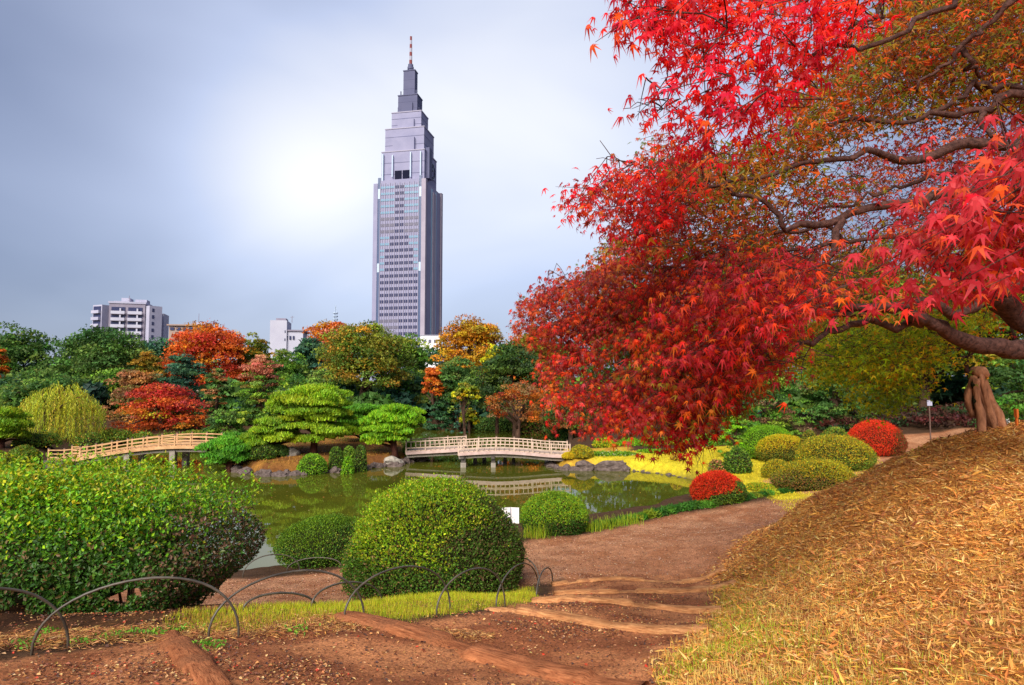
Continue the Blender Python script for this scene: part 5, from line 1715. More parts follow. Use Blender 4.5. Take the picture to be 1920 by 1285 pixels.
# ------------------------------------------------------------------ log steps, hoops, notice, stake
LOG_K = [1.0, 1.15, 0.95, 0.8, 0.75, 0.75]
LOG_LABELS = ["cracked wooden board edge set in the soil at the bottom left", "nearest and longest worn log step crossing the bottom centre", "worn log step ending at the foot of the straw mound, second nearest",
              "third log step from the camera, between the bare soil treads", "fourth log step from the camera, second last above the lower path", "farthest log step, lowest on the path"]
LOG_W = [0.075, 0.085, 0.060, 0.050, 0.048, 0.048]
for i, L in enumerate(LOGS):
    a, bpt = L["A"].copy(), L["B"].copy()
    e_ = (bpt - a)[:2]
    ln_ = float(np.linalg.norm(e_))
    e_ = e_ / ln_
    nv_ = np.array([-e_[1], e_[0]])
    n_ = 60
    u = np.linspace(-0.02, 1.02, n_)
    wob = (fbm(u * ln_ * 1.1, np.full(n_, 3.0 + i), 5, 3) - 0.5) * 0.06
    cx_, cy_ = a[0] + e_[0] * u * ln_ + nv_[0] * wob, a[1] + e_[1] * u * ln_ + nv_[1] * wob
    gh = np.maximum(height(cx_ + nv_[0] * 0.1, cy_ + nv_[1] * 0.1), height(cx_ - nv_[0] * 0.1, cy_ - nv_[1] * 0.1))
    gh = np.polyval(np.polyfit(u, gh, 4), u)
    w = LOG_W[i] * (1 + 0.5 * (fbm(u * ln_ * 2.2, np.full(n_, 9.0), i + 3, 3) - 0.5))
    # worn timber: flat top, rounded shoulders, sunk in the soil
    sec = np.array([(-1.25, -1.6), (-1.12, -0.55), (-0.86, -0.08), (-0.45, 0.10), (0.0, 0.14), (0.45, 0.10), (0.86, -0.08), (1.12, -0.55), (1.25, -1.6)])
    m_ = len(sec)
    X = np.repeat((u * ln_)[:, None], m_, 1)
    Yl = wob[:, None] + sec[None, :, 0] * w[:, None]
    wear = (fbm(X * 5, Yl * 30, 21 + i, 4) - 0.5) * 0.030 - 0.03 * (fbm(X * 1.7, Yl * 0 + 4, 31 + i, 2) > 0.66)
    Z = gh[:, None] + 0.034 + sec[None, :, 1] * w[:, None] * 0.55 + wear
    Vl = np.stack([X, Yl, Z - a[2]], -1).reshape(-1, 3)
    ii_, jj_ = np.meshgrid(np.arange(n_ - 1), np.arange(m_ - 1), indexing="ij")
    Ql = np.stack([ii_ * m_ + jj_, (ii_ + 1) * m_ + jj_, (ii_ + 1) * m_ + jj_ + 1, ii_ * m_ + jj_ + 1], -1).reshape(-1, 4)[:, ::-1]
    Tl = [[0, k_ + 1, k_ + 2] for k_ in range(m_ - 2)] + [[(n_ - 1) * m_, (n_ - 1) * m_ + k_ + 2, (n_ - 1) * m_ + k_ + 1] for k_ in range(m_ - 2)]
    o = link("step_log", mk_mesh("step_log", Vl, Ql, Tl, None, True), M["log"] if i < 2 else M["log_pale"], None, a)
    o.rotation_euler = (0, 0, math.atan2(e_[1], e_[0]))
    tag(o, LOG_LABELS[i], "log step", "log steps in the path")


def hoop(f0, f1, apex_y, label, r=0.008, group="hoops of the low fence", skew=0.0):
    """feet given as pixels on the ground, the crown's pixel height"""
    a, b_ = GP(*f0), GP(*f1)
    mid = (a + b_) / 2
    pxm = (f0[0] + f1[0]) / 2
    H = P(pxm, apex_y, mid[1])[2] - mid[2]
    u = np.linspace(0, math.pi, 25)
    al = (1 - np.cos(u)) / 2
    pts = a[None] + (b_ - a)[None] * al[:, None]
    pts[:, 2] += np.sin(u) ** 0.85 * H
    pts[:, :2] += (np.sin(u) ** 2)[:, None] * (b_ - a)[None, :2] * skew
    pts[0, 2] -= 0.06; pts[-1, 2] -= 0.06
    mb = MB()
    rad = np.full(25, r) * (1 + 0.12 * (np.arange(25) % 5 == 2))
    mb.tube(pts, rad, 8)
    o = mb.build("fence_hoop", M["bamboo"], None, True, org=a)
    return tag(o, label, "hoop", group)


hoop((-210, 1262), (128, 1219), 1104, "bent rod hoop cut by the left picture edge", 0.0085)
hoop((58, 1231), (448, 1197), 1086, "widest bent rod hoop, in front of the left hedge", 0.0085, skew=0.06)
hoop((390, 1199), (683, 1167), 1074, "rod hoop just right of the widest one, ending at the nearest log", 0.0085, skew=0.06)
hoop((645, 1164), (844, 1146), 1068, "rod hoop in front of the big dome's left half", 0.0085, skew=0.08)
hoop((818, 1157), (947, 1141), 1070, "rod hoop in front of the big dome's right half", 0.0085, skew=0.08)
hoop((930, 1141), (1010, 1112), 1064, "narrow rod hoop at the big dome's right corner", 0.0085, skew=0.06)
hoop((1006, 1120), (1036, 1092), 1066, "nearly edge-on rod hoop beside the lower log steps", 0.010)
hoop((962, 1084), (1012, 1100), 1048, "rod hoop half hidden behind the big dome's right corner", 0.010)
hoop((455, 1084), (562, 1072), 1040, "small dark hoop at the water left of the sloping bush", 0.011, "hoops along the lower path")
hoop((538, 1071), (640, 1064), 1046, "small hoop in front of the sloping bush's left foot", 0.011, "hoops along the lower path")
hoop((456, 1146), (592, 1140), 1112, "small hoop at the lower path's edge seen under the second hoop", 0.010, "hoops along the lower path")
hoop((584, 1140), (715, 1128), 1092, "small hoop at the lower path's edge running behind the big dome", 0.010, "hoops along the lower path")

# notice by the water
sp = P(957, 967, 14.2)
gz_ = hz(sp[0], sp[1])
t = thing("notice_board", "small white folded notice board right of the big dome", "sign", (sp[0], sp[1], gz_))
for s_ in (-1, 1):
    mb = MB().box((sp[0] + s_ * 0.095, sp[1] + 0.02, sp[2]), (0.19, 0.015, 0.34), s_ * -0.22)
    mb.build("panel", M["white_paint"], t)
MB().box((sp[0], sp[1] + 0.06, (sp[2] + gz_) / 2), (0.04, 0.04, sp[2] - gz_ + 0.3)).build("post", M["wood_cap"], t)
MB().box((sp[0], sp[1] - 0.006, sp[2]), (0.012, 0.02, 0.345)).build("spine", M["wall_grey"], t)

# orange stake, small far notice, white tag by the gnarled trunk
sk = P(1907, 797, 9.4); sk[2] = hz(sk[0], sk[1])
st_top = P(1905, 767, 9.4)
t = thing("marker_stake", "short orange marker stake on the mound at the right edge", "stake", sk)
MB().beam(sk - [0, 0, 0.1], (sk * 0.35 + st_top * 0.65), 0.028, 0.028).build("stick", M["stake"], t)
MB().beam((sk * 0.45 + st_top * 0.55), st_top, 0.055, 0.03).build("plate", M["stake"], t)
fn = P(1743, 756, 34.0); fz = hz(fn[0], fn[1])
t = thing("notice_board", "small pale notice standing in the dark wood left of the trunk", "sign", (fn[0], fn[1], fz))
MB().box(fn, (0.26, 0.03, 0.28)).build("panel", M["wall_pale"], t)
MB().box((fn[0], fn[1] + 0.04, (fn[2] + fz) / 2), (0.05, 0.05, fn[2] - fz + 0.4)).build("post", M["wood_cap"], t)
fl_ = P(1872, 793, 16.0)
t = thing("flower_clump", "small clump of white flowers behind the gnarled trunk's foot", "plant", (fl_[0], fl_[1], hz(fl_[0], fl_[1])))
rf = np.random.default_rng(8)
n_ = 160
zg = hz(fl_[0], fl_[1])
pp = np.stack([fl_[0] + rf.normal(0, 0.12, n_), fl_[1] + rf.normal(0, 0.1, n_), rf.uniform(fl_[2] - 0.12, fl_[2] + 0.10, n_)], -1)
V, Q = leaf_quads(pp, rand_unit(n_, rf), rand_unit(n_, rf) + [0, -1, 0.6], 0.05, 0.04)
foliage("petals", V, Q, jitter(pick([((0.7, 0.68, 0.66), 3), ((0.5, 0.2, 0.2), 1)], n_, rf), rf, 0.1), M["leaf"], t)
n_ = 500
pp = np.stack([fl_[0] + rf.normal(0, 0.2, n_), fl_[1] + rf.normal(0, 0.15, n_), zg + rf.uniform(0, 1, n_) * (fl_[2] - 0.05 - zg)], -1)
V, Q = leaf_quads(pp, rand_unit(n_, rf) + [0, 0, 1.0], rand_unit(n_, rf), 0.12, 0.03)
foliage("stalks", V, Q, jitter(pick(MDG, n_, rf), rf, 0.2), M["leaf"], t)
# ------------------------------------------------------------------ maples in the foreground
def maple_leaf_template(lobes=7, droop=0.25):
    """palmate leaf in the XY plane, stalk end at the origin, middle lobe along +Y, unit size"""
    if lobes == 7:
        ang = np.radians([-128, -84, -42, 0, 42, 84, 128]); ln = np.array([0.34, 0.66, 0.88, 1.0, 0.88, 0.66, 0.34])
    elif lobes == 3:
        ang = np.radians([-68, 0, 68]); ln = np.array([0.85, 1.0, 0.85])
    else:
        ang = np.radians([-100, -48, 0, 48, 100]); ln = np.array([0.5, 0.85, 1.0, 0.85, 0.5])
    nl = len(ang)
    V = [(0, 0, 0)]
    na = np.concatenate([[ang[0] - 0.42], (ang[:-1] + ang[1:]) / 2, [ang[-1] + 0.42]])
    nr = np.concatenate([[0.12], 0.30 * np.minimum(ln[:-1], ln[1:]) + 0.06, [0.12]])
    for a, r in zip(na, nr):
        V.append((math.sin(a) * r, math.cos(a) * r, 0.03))
    for a, l in zip(ang, ln):
        V.append((math.sin(a) * l, math.cos(a) * l, -droop * l))
    Q = [[0, 1 + i, 1 + nl + 1 + i, 2 + i] for i in range(nl)]
    V = np.array(V, float)
    V[:, :2] *= 0.62
    V[:, 1] += 0.04
    return V, np.array(Q)


T7 = maple_leaf_template(7)
T7S = [maple_leaf_template(7, d_) for d_ in (0.05, 0.25, 0.50, 0.75)]
T5 = maple_leaf_template(5, 0.2)
T3 = maple_leaf_template(3, 0.2)


def leaf_frames(pos, tip, nrm):
    tip = unit(tip)
    nrm = unit(nrm - tip * (nrm * tip).sum(1, keepdims=True))
    side = np.cross(tip, nrm)
    return side, tip, nrm


def palmate(pos, tip, nrm, size, tpl):
    TV, TQ = tpl
    s, t_, n_ = leaf_frames(pos, tip, nrm)
    k = len(TV)
    V = pos[:, None] + size[:, None, None] * (TV[None, :, 0:1] * s[:, None] + TV[None, :, 1:2] * t_[:, None] + TV[None, :, 2:3] * n_[:, None])
    Q = (TQ[None] + (np.arange(len(pos)) * k)[:, None, None]).reshape(-1, 4)
    return V.reshape(-1, 3), Q, k


def in_poly(poly, n, rng):
    poly = np.array(poly, float)
    lo, hi = poly.min(0), poly.max(0)
    out = np.zeros((0, 2))
    while len(out) < n:
        p = rng.uniform(lo, hi, (n * 2, 2))
        out = np.vstack([out, p[poly_sdf(p[:, 0], p[:, 1], poly) < 0]])
    return out[:n]


class Foliage:
    def __init__(self):
        self.pos, self.tip, self.nrm, self.size, self.col, self.spray = [], [], [], [], [], []

    def region(self, poly, depth, n, size, pal, rng, per=16, L=0.34, W=0.13, thick=0.25, axis=(-0.75, -0.25, -0.42), face=(-0.35, -0.75, 0.55), hang=0.35, spread=0.35, band=None):
        """sprays of leaves through a volume: the outline seen in the photo, its own distance and thickness"""
        k = max(1, n // per)
        pp = in_poly(poly, k * (2 if band else 1), rng)
        if band:                                            # boughs in layers, with gaps between them
            ph = (pp[:, 1] + band[1] * pp[:, 0] + 46 * (fbm(pp[:, 0] / 90, pp[:, 1] / 90, 7, 2) - 0.5)) / band[0]
            pp = pp[np.argsort((ph % 1.0) + rng.normal(0, 0.06, len(pp)))][:k]
        dd = np.array([depth(x, y) for x, y in pp]) + rng.normal(0, thick, k)
        cen = np.array([P(x, y, d_) for (x, y), d_ in zip(pp, dd)])
        ax = unit(np.array(axis) + rng.normal(0, 0.30, (k, 3)))
        lat = unit(np.cross(ax, np.array([0, 0, 1.0]) + rng.normal(0, 0.25, (k, 3))))
        up = np.cross(lat, ax)
        up = np.where(up[:, 2:3] < 0, -up, up)
        ccol = jitter(pick(pal, k, rng), rng, 0.15)
        scale = size / 0.07
        for i in range(k):
            m_ = per
            s = rng.uniform(-0.5, 0.5, m_)
            w = rng.normal(0, 0.5, m_) * (1.0 - 0.5 * (s + 0.5))
            pos = cen[i] + ax[i] * (s * L * scale)[:, None] + lat[i] * (w * W * 2 * scale)[:, None] + up[i] * rng.normal(0, 0.035 * scale, m_)[:, None]
            tip = ax[i] * 0.7 + lat[i] * np.sign(w)[:, None] * 0.45 - np.array([0, 0, hang]) + rng.normal(0, spread, (m_, 3))
            nr = up[i] * 0.5 + np.array(face) + rng.normal(0, 0.42, (m_, 3))
            self.pos.append(pos); self.tip.append(tip); self.nrm.append(nr)
            self.size.append(size * rng.uniform(0.5, 1.2, m_))
            self.col.append(jitter(np.where(rng.random((m_, 1)) < 0.6, ccol[i][None], pick(pal, m_, rng)), rng, 0.16))
            self.spray.append((cen[i] - ax[i] * L * scale * 0.7, cen[i] + ax[i] * L * scale * 0.45))

    def arrays(self):
        return [np.concatenate(a) for a in (self.pos, self.tip, self.nrm, self.size, self.col)]


def limb_pts(px, d0, d1, ext=None):
    """pixels along a limb and the distances of its two ends"""
    n = len(px)
    pts = [P(x, y, d0 + (d1 - d0) * i / (n - 1)) for i, (x, y) in enumerate(px)]
    if ext is not None:
        pts = [np.asarray(e_, float) for e_ in ext] + pts
    return np.array(pts)


def z5(l):
    return [(1040 + a / 2.1818, b_ / 2.1818) for a, b_ in l]


def z7(l):
    return [(1400 + a / 3.2115, 480 + b_ / 3.2115) for a, b_ in l]


CRIM = [((0.72, 0.008, 0.022), 4), ((0.76, 0.022, 0.010), 3), ((0.52, 0.006, 0.028), 2.4), ((0.80, 0.09, 0.010), 1.0)]
REDM = [((0.56, 0.020, 0.016), 4), ((0.70, 0.060, 0.010), 3), ((0.32, 0.014, 0.020), 2.6), ((0.74, 0.16, 0.012), 1.3), ((0.22, 0.014, 0.014), 1.6), ((0.58, 0.08, 0.08), 0.8)]  # last, pinker tone puts highlights into the leaf colour
PNKM = [((0.60, 0.05, 0.06), 4), ((0.68, 0.10, 0.03), 2), ((0.48, 0.03, 0.05), 2)]  # pink of the sky's sheen put into the leaf colour
BRWN = [((0.56, 0.12, 0.012), 3.2), ((0.34, 0.19, 0.012), 3), ((0.17, 0.18, 0.012), 4), ((0.60, 0.07, 0.012), 1.2), ((0.24, 0.07, 0.015), 1.8)]
MARN = [((0.36, 0.030, 0.026), 3), ((0.50, 0.075, 0.020), 2.5), ((0.24, 0.035, 0.022), 2), ((0.42, 0.12, 0.02), 1.5)]
PINK = [((0.66, 0.09, 0.06), 3), ((0.62, 0.16, 0.05), 2), ((0.55, 0.06, 0.05), 2), ((0.30, 0.20, 0.03), 1)]
GRNM = [((0.27, 0.44, 0.010), 4), ((0.44, 0.55, 0.012), 3), ((0.66, 0.60, 0.012), 2.0), ((0.14, 0.28, 0.012), 1.6), ((0.62, 0.34, 0.015), 0.8)]
ORGN = [((0.48, 0.15, 0.015), 2), ((0.28, 0.20, 0.015), 3), ((0.14, 0.19, 0.014), 3), ((0.55, 0.09, 0.02), 1)]


def grow_twigs(mb, limbs_nodes, sprays, rng, reach, r0):
    """each spray hangs on the nearest limb or on an earlier spray, nearest sprays first"""
    st = np.array([a for a, b_ in sprays]); en = np.array([b_ for a, b_ in sprays])
    d0 = np.array([np.min(np.linalg.norm(limbs_nodes - a, axis=1)) for a in st])
    order = np.argsort(d0)
    nodes = np.concatenate([limbs_nodes, np.zeros((len(st) * 2, 3))])
    used = np.zeros(len(nodes), int)
    m = len(limbs_nodes)
    for i in order:
        a, b_ = st[i], en[i]
        mb.tube([a, (a + b_) / 2 + [0, 0, 0.01], b_], [0.003, 0.0022, 0.001], 3, cap=False)
        dd = np.linalg.norm(nodes[:m] - a, axis=1) + used[:m] * 0.05
        j = int(np.argmin(dd))
        q_ = nodes[j]
        L = np.linalg.norm(q_ - a)
        if 0.02 < L < reach:
            used[j] += 1
            c_ = (a + q_) / 2 + np.array([0, 0, 0.06 * L]) + rng.normal(0, 0.06 * L, 3)
            w = r0 if j < len(limbs_nodes) else r0 * 0.6
            mb.tube(smooth_path([q_, c_, a], 4), np.linspace(w, 0.003, 4), 3, cap=False)
        nodes[m], nodes[m + 1] = a, (a + b_) / 2
        m += 2


def red_maple():
    rng = np.random.default_rng(2024)
    tb = np.array([6.4, 6.6, hz(6.4, 6.6)])
    t = thing("maple_tree", "great red Japanese maple arching over the right half of the view", "tree", tb, 0, "maples on the straw mound")
    # trunk just outside the right edge
    tr = smooth_path([tb - [0, 0, 0.2], tb + [-0.05, 0, 0.8], tb + [-0.25, -0.1, 1.8], tb + [-0.35, -0.5, 3.0], tb + [-0.5, -1.3, 4.6], tb + [-0.7, -2.0, 6.2]], 16)
    MB().tube(tr, np.linspace(0.26, 0.09, 16) * np.array([1.35] + [1.1] + [1] * 14), 14, 0.2, 3, flute=0.05).build("trunk", M["bark_maple"], t, True)

    def at(h_):
        return tr[int(np.argmin(np.abs(tr[:, 2] - h_)))]

    limbs = []

    def limb(px, d0, d1, w0, w1, ext_h=None, n=26, seg=9):
        ext = [at(ext_h)] if ext_h is not None else None
        p = limb_pts(px, d0, d1, ext)
        p = smooth_path(p, n)
        p[1:-1] += (np.stack([vnoise(np.arange(n) * 0.7, np.full(n, 2.0 + c_), len(limbs)) for c_ in range(3)], -1)[1:-1] - 0.5) * (0.09 if w0 > 6 else 0.03)
        r0, r1 = (1.02 if w0 > 6 else 0.8) * w0 / 2 / F_PX * d0, 1.1 * w1 / 2 / F_PX * d1
        MB().tube(p, np.linspace(r0, r1, n) * (1 + 0.3 * (vnoise(np.arange(n) * 0.6, np.full(n, 1.0), len(limbs)) - 0.5)), seg, 0.18, len(limbs)).build("limb", M["bark_maple"], t, True)
        limbs.append(p)

    limb([(1990, 268)] + z5([(1870, 585), (1740, 580), (1640, 582), (1570, 625), (1480, 650), (1350, 632), (1250, 640), (1130, 665), (960, 690), (830, 735), (700, 745)]), 5.0, 4.6, 22, 5, 6.2)
    limb([(1960, 158)] + z5([(1920, 350), (1780, 348), (1690, 362), (1600, 440), (1520, 470), (1440, 480)]), 5.4, 5.4, 15, 6, 6.9)
    limb([(1970, 175)] + z5([(1920, 390), (1830, 405), (1760, 450), (1700, 468), (1620, 458), (1540, 470), (1460, 490), (1330, 492), (1200, 502), (1080, 540)]), 5.2, 5.2, 17, 5, 6.8)
    limb(z5([(1760, 450), (1740, 490), (1790, 560)]), 5.25, 5.0, 9, 7, n=10)
    limb([(1950, 270)] + z5([(1840, 640), (1700, 690), (1560, 715), (1440, 750), (1330, 790), (1220, 830), (1100, 850)]), 4.8, 5.2, 12, 4, 6.0)
    limb([(1960, 330), (1860, 355)] + z5([(1550, 810), (1400, 835), (1250, 865), (1180, 905), (1060, 930), (960, 935), (915, 900), (905, 850), (870, 815), (780, 795), (700, 765), (640, 742), (520, 738), (430, 735)]), 4.8, 4.4, 19, 4, 5.7, 34)
    limb(z5([(640, 742), (610, 690), (590, 650), (560, 600)]), 4.4, 4.2, 7, 3, n=10)
    limb(z5([(1180, 905), (1150, 950), (1125, 1000), (1120, 1080), (1060, 1150), (990, 1195), (900, 1225)]), 4.7, 4.5, 13, 6, n=16)
    limb([(1960, 440)] + z5([(1560, 985), (1360, 985), (1230, 985), (1130, 945), (1000, 945), (900, 955)]), 4.9, 4.7, 12, 5, 5.2)
    limb(z5([(1130, 1000), (1060, 1015), (960, 1025), (860, 1040)]), 4.75, 4.7, 9, 4, n=10)
    limb([(1990, -60)] + z5([(1900, 0), (1780, 80), (1700, 160), (1640, 230), (1560, 300), (1480, 380)]), 5.0, 5.2, 15, 4, 7.6)
    limb([(1850, -60)] + z5([(1640, 0), (1480, 100), (1250, 160), (1150, 180), (1090, 215), (1000, 300), (900, 400)]), 3.6, 2.9, 13, 4, 8.2)
    limb([(1760, -60)] + z5([(1380, 0), (1250, 110), (1100, 190), (980, 230)]), 3.4, 2.8, 9, 3, 8.4)
    limb([(1460, -60)] + z5([(740, 0), (640, 80), (560, 130), (440, 130), (330, 160)]), 2.9, 2.4, 8, 2, 8.6, 18)
    limb(z5([(1700, 160), (1690, 230), (1700, 280), (1740, 320)]), 5.1, 5.3, 11, 6, n=10)
    limb(z5([(470, 250), (460, 310), (400, 390), (330, 480)]), 2.7, 2.6, 3.5, 1.2, n=10, seg=5)
    limb(z5([(430, 400), (360, 430), (280, 445)]), 2.7, 2.6, 3, 1, n=8, seg=5)
    limb(z5([(400, 690), (320, 665), (240, 640), (185, 575)]), 4.2, 4.1, 4, 1.2, n=10, seg=5)
    limb(z5([(330, 668), (250, 655), (170, 650)]), 4.15, 4.1, 3, 1, n=8, seg=5)
    # big limbs low at the right
    limb([(2000, 490)] + z7([(1670, 170), (1500, 220), (1400, 300), (1250, 350), (1100, 295), (950, 300), (700, 330), (550, 310), (370, 285), (250, 200)]), 6.2, 5.2, 26, 7, 5.0, 28, 11)
    limb([(2020, 670)] + z7([(1670, 560), (1500, 540), (1350, 510), (1180, 460), (1100, 420), (1040, 370), (900, 340), (680, 345), (480, 340), (350, 360), (200, 330)]), 6.4, 5.2, 40, 8, 4.3, 30, 12)
    limb(z7([(1050, 410), (850, 420), (650, 400), (540, 470), (380, 520), (250, 560), (60, 600)]), 5.9, 5.2, 15, 5)
    limb([(1990, 640)] + z7([(1670, 390), (1500, 280), (1380, 210), (1270, 110), (1240, 40)]), 6.6, 6.2, 46, 30, 4.6, 18, 12)

    fo = Foliage()
    near = Foliage()
    lin = lambda x0, d0, x1, d1: (lambda x, y: d0 + (d1 - d0) * min(max((x - x0) / (x1 - x0), 0), 1))
    R1 = [(1185, 0), (1190, 45), (1265, 70), (1285, 115), (1262, 170), (1280, 235), (1300, 275), (1330, 290), (1350, 270), (1440, 262), (1500, 150), (1600, 75), (1640, 20), (1640, -60), (1180, -60)]
    near.region(R1, lin(1140, 2.35, 1640, 2.9), 2100, 0.076, CRIM, rng, thick=0.18, L=0.24, W=0.10, face=(-0.2, -0.8, 0.35))
    near.region([(1150, 0), (1150, 60), (1210, 55), (1210, 0)], lin(0, 2.4, 1, 2.4), 60, 0.078, CRIM, rng, per=6, thick=0.1, L=0.18)
    near.region([(1185, 205), (1200, 175), (1245, 165), (1245, 215), (1190, 222)], lin(0, 2.6, 1, 2.6), 26, 0.07, CRIM, rng, per=3, thick=0.1, L=0.15)
    R6 = [(1640, 500), (1670, 455), (1720, 425), (1725, 385), (1800, 335), (1870, 295), (1925, 250), (1990, 240), (1990, 510), (1850, 510), (1760, 500), (1700, 490), (1640, 520)]
    near.region(R6, lin(1600, 2.35, 1930, 1.75), 850, 0.082, PNKM + MARN[:2], rng, thick=0.15, axis=(-0.8, -0.15, -0.55), face=(-0.35, -0.6, 0.75))
    R2 = [(1075, 352), (1120, 332), (1215, 315), (1255, 280), (1275, 310), (1265, 400), (1235, 460), (1160, 430), (1125, 395), (1062, 378)]
    fo.region(R2, lin(1050, 4.2, 1300, 3.8), 1500, 0.076, CRIM[:3] + REDM[:2] + MARN, rng, thick=0.25)
    fo.region([(1215, 255), (1330, 300), (1330, 420), (1270, 400), (1215, 330)], lin(0, 4.7, 1, 4.7), 900, 0.066, MARN + ORGN, rng, thick=0.3)
    R5 = [(975, 598), (1005, 548), (1070, 528), (1130, 500), (1250, 452), (1330, 470), (1420, 470), (1530, 470), (1550, 560), (1490, 640), (1440, 690), (1395, 760), (1330, 775), (1290, 790), (1230, 815), (1180, 812), (1110, 802), (1050, 780), (1036, 745), (1058, 730), (1020, 690), (1020, 660), (978, 625)]

    def d5(x, y):
        return 6.0 - 1.7 * sstep(950, 1420, x) - 0.6 * sstep(650, 800, y) + 0.5 * sstep(560, 470, y)

    fo.region(R5, d5, 8000, 0.076, REDM + MARN, rng, thick=0.22, band=(74, 0.42))
    fo.region(R5, lambda x, y: d5(x, y) + 0.75, 3400, 0.072, MARN + ORGN[1:3], rng, thick=0.25)
    fo.region([(975, 595), (1005, 548), (1070, 526), (1130, 500), (1250, 452), (1330, 470), (1300, 530), (1200, 580), (1100, 640), (1000, 640)], lin(950, 6.2, 1300, 5.4), 3200, 0.076, MARN, rng, thick=0.35)
    fo.region([(1200, 700), (1330, 640), (1430, 640), (1430, 700), (1390, 760), (1320, 800), (1230, 800)], lin(0, 4.9, 1, 4.9), 1500, 0.085, MARN + ORGN, rng, thick=0.35)
    fo.region([(1150, 640), (1330, 520), (1500, 500), (1530, 570), (1450, 650), (1300, 700)], lin(1150, 4.3, 1500, 3.4), 1500, 0.080, PNKM + REDM, rng, thick=0.2, band=(60, 0.42), face=(-0.35, -0.6, 0.8))
    fo.region([(1215, 780), (1240, 835), (1290, 810), (1300, 840), (1325, 820), (1330, 770)], lin(0, 4.6, 1, 4.6), 320, 0.08, REDM, rng, per=8, thick=0.15, axis=(-0.2, -0.2, -0.95))
    fo.region([(1295, 820), (1302, 868), (1325, 850), (1332, 815)], lin(0, 4.4, 1, 4.4), 36, 0.082, REDM, rng, per=6, thick=0.08, axis=(-0.1, -0.1, -1))
    # backlit upper canopy, farther off
    far = Foliage()
    R3 = [(1250, 280), (1330, 300), (1440, 265), (1520, 150), (1640, 55), (1700, -60), (2000, -60), (2000, 235), (1800, 215), (1700, 240), (1590, 245), (1560, 275), (1500, 330), (1400, 375), (1300, 350)]
    far.region(R3, lin(1250, 5.0, 1920, 6.6), 15500, 0.096, BRWN, rng, thick=0.6, face=(-0.1, -0.3, -0.5), spread=0.5)
    far.region([(1640, 55), (1760, -60), (2000, -60), (2000, 180), (1850, 140), (1700, 190)], lin(1600, 6.5, 1920, 7.0), 5000, 0.096, BRWN + REDM[:2], rng, thick=0.6, spread=0.5)
    R4 = [(1245, 400), (1330, 345), (1440, 380), (1500, 345), (1580, 330), (1640, 365), (1560, 400), (1480, 450), (1400, 490), (1230, 490), (1150, 470), (1120, 460)]
    far.region(R4, lin(1120, 5.2, 1640, 5.8), 3800, 0.080, BRWN + MARN, rng, thick=0.5, spread=0.45)
    R7 = [(1600, 285), (1680, 255), (1780, 228), (1990, 180), (1990, 420), (1800, 430), (1620, 440), (1500, 450), (1560, 410), (1660, 380), (1590, 330)]
    far.region(R7, lin(1500, 7.0, 1920, 6.8), 5400, 0.080, PINK + ORGN[:1], rng, thick=0.6, spread=0.5)
    R8 = [(1480, 460), (1640, 430), (1990, 410), (1990, 600), (1800, 570), (1600, 590), (1490, 640), (1460, 700), (1380, 760), (1420, 650)]
    far.region(R8, lin(1400, 6.0, 1920, 7.4), 6000, 0.092, ORGN, rng, thick=0.6, spread=0.45)
    far.region([(1110, 475), (1150, 450), (1220, 470), (1240, 500), (1130, 505)], lin(0, 6.2, 1, 6.2), 600, 0.066, ORGN, rng, thick=0.3)
    far.region([(1835, 590), (1990, 560), (1990, 650), (1880, 650)], lin(0, 7.4, 1, 7.4), 400, 0.066, ORGN + REDM, rng, thick=0.3)

    # the 300 nearest leaves, each a leaf of its own
    pos, tip, nrm, size, col = near.arrays()
    d = np.linalg.norm(pos - EYE, axis=1)
    u_ = (pos[:, 0] / pos[:, 1]) * F_PX + CX
    big = np.where(u_ < 1915, size / d, 0)
    order = np.argsort(-big)
    own, rest = order[:300], order[300:]
    variants = []
    for c_ in [(0.78, 0.012, 0.030), (0.80, 0.04, 0.02), (0.62, 0.010, 0.045), (0.80, 0.12, 0.015), (0.60, 0.05, 0.06), (0.55, 0.035, 0.05), (0.70, 0.10, 0.03)]:
        TV, TQ = maple_leaf_template(7, 0.2 + 0.12 * rng.random())
        variants.append((np.array(c_), mk_mesh("leaf", TV, TQ, None, np.array(c_))))
        variants[-1][1].materials.append(M["leaf_maple"])
    S, Tp, N = leaf_frames(pos[own], tip[own], nrm[own])
    for i, k in enumerate(own):
        vi = int(np.argmin([np.abs(col[k] - v[0]).sum() for v in variants]))
        o = bpy.data.objects.new("leaf", variants[vi][1])
        COL.objects.link(o)
        o.parent = t
        mm = np.eye(4)
        mm[:3, 0], mm[:3, 1], mm[:3, 2], mm[:3, 3] = S[i] * size[k], Tp[i] * size[k], N[i] * size[k], pos[k] - tb
        o.matrix_basis = Matrix(mm.tolist())
    Vs, Qs, Cs, n0 = [], [], [], 0
    for (p_, t_, n_, s_, c_), tpl in (([a[rest] for a in (pos, tip, nrm, size, col)], T7), (fo.arrays(), T7), (far.arrays(), T3)):
        var = T7S if tpl is T7 else [tpl]
        w_ = rng.integers(0, len(var), len(p_))
        for vi, tp_ in enumerate(var):
            g_ = w_ == vi
            V, Q, k = palmate(p_[g_], t_[g_], n_[g_], s_[g_], tp_)
            Vs.append(V); Qs.append(Q + n0); n0 += len(V); Cs.append(np.repeat(c_[g_], k, 0))
    me = mk_mesh("crown", np.concatenate(Vs) - tb, np.concatenate(Qs), None, np.concatenate(Cs))
    tag(link("crown", me, M["leaf_maple"], t), kind="stuff")
    # twigs carrying the sprays
    nodes = np.concatenate([l_[4:] for l_ in limbs])
    mb = MB()
    grow_twigs(mb, nodes, near.spray + fo.spray + far.spray, rng, 0.8, 0.0055)
    tag(mb.build("twigs", M["bark_maple"], t, True), kind="stuff")


red_maple()


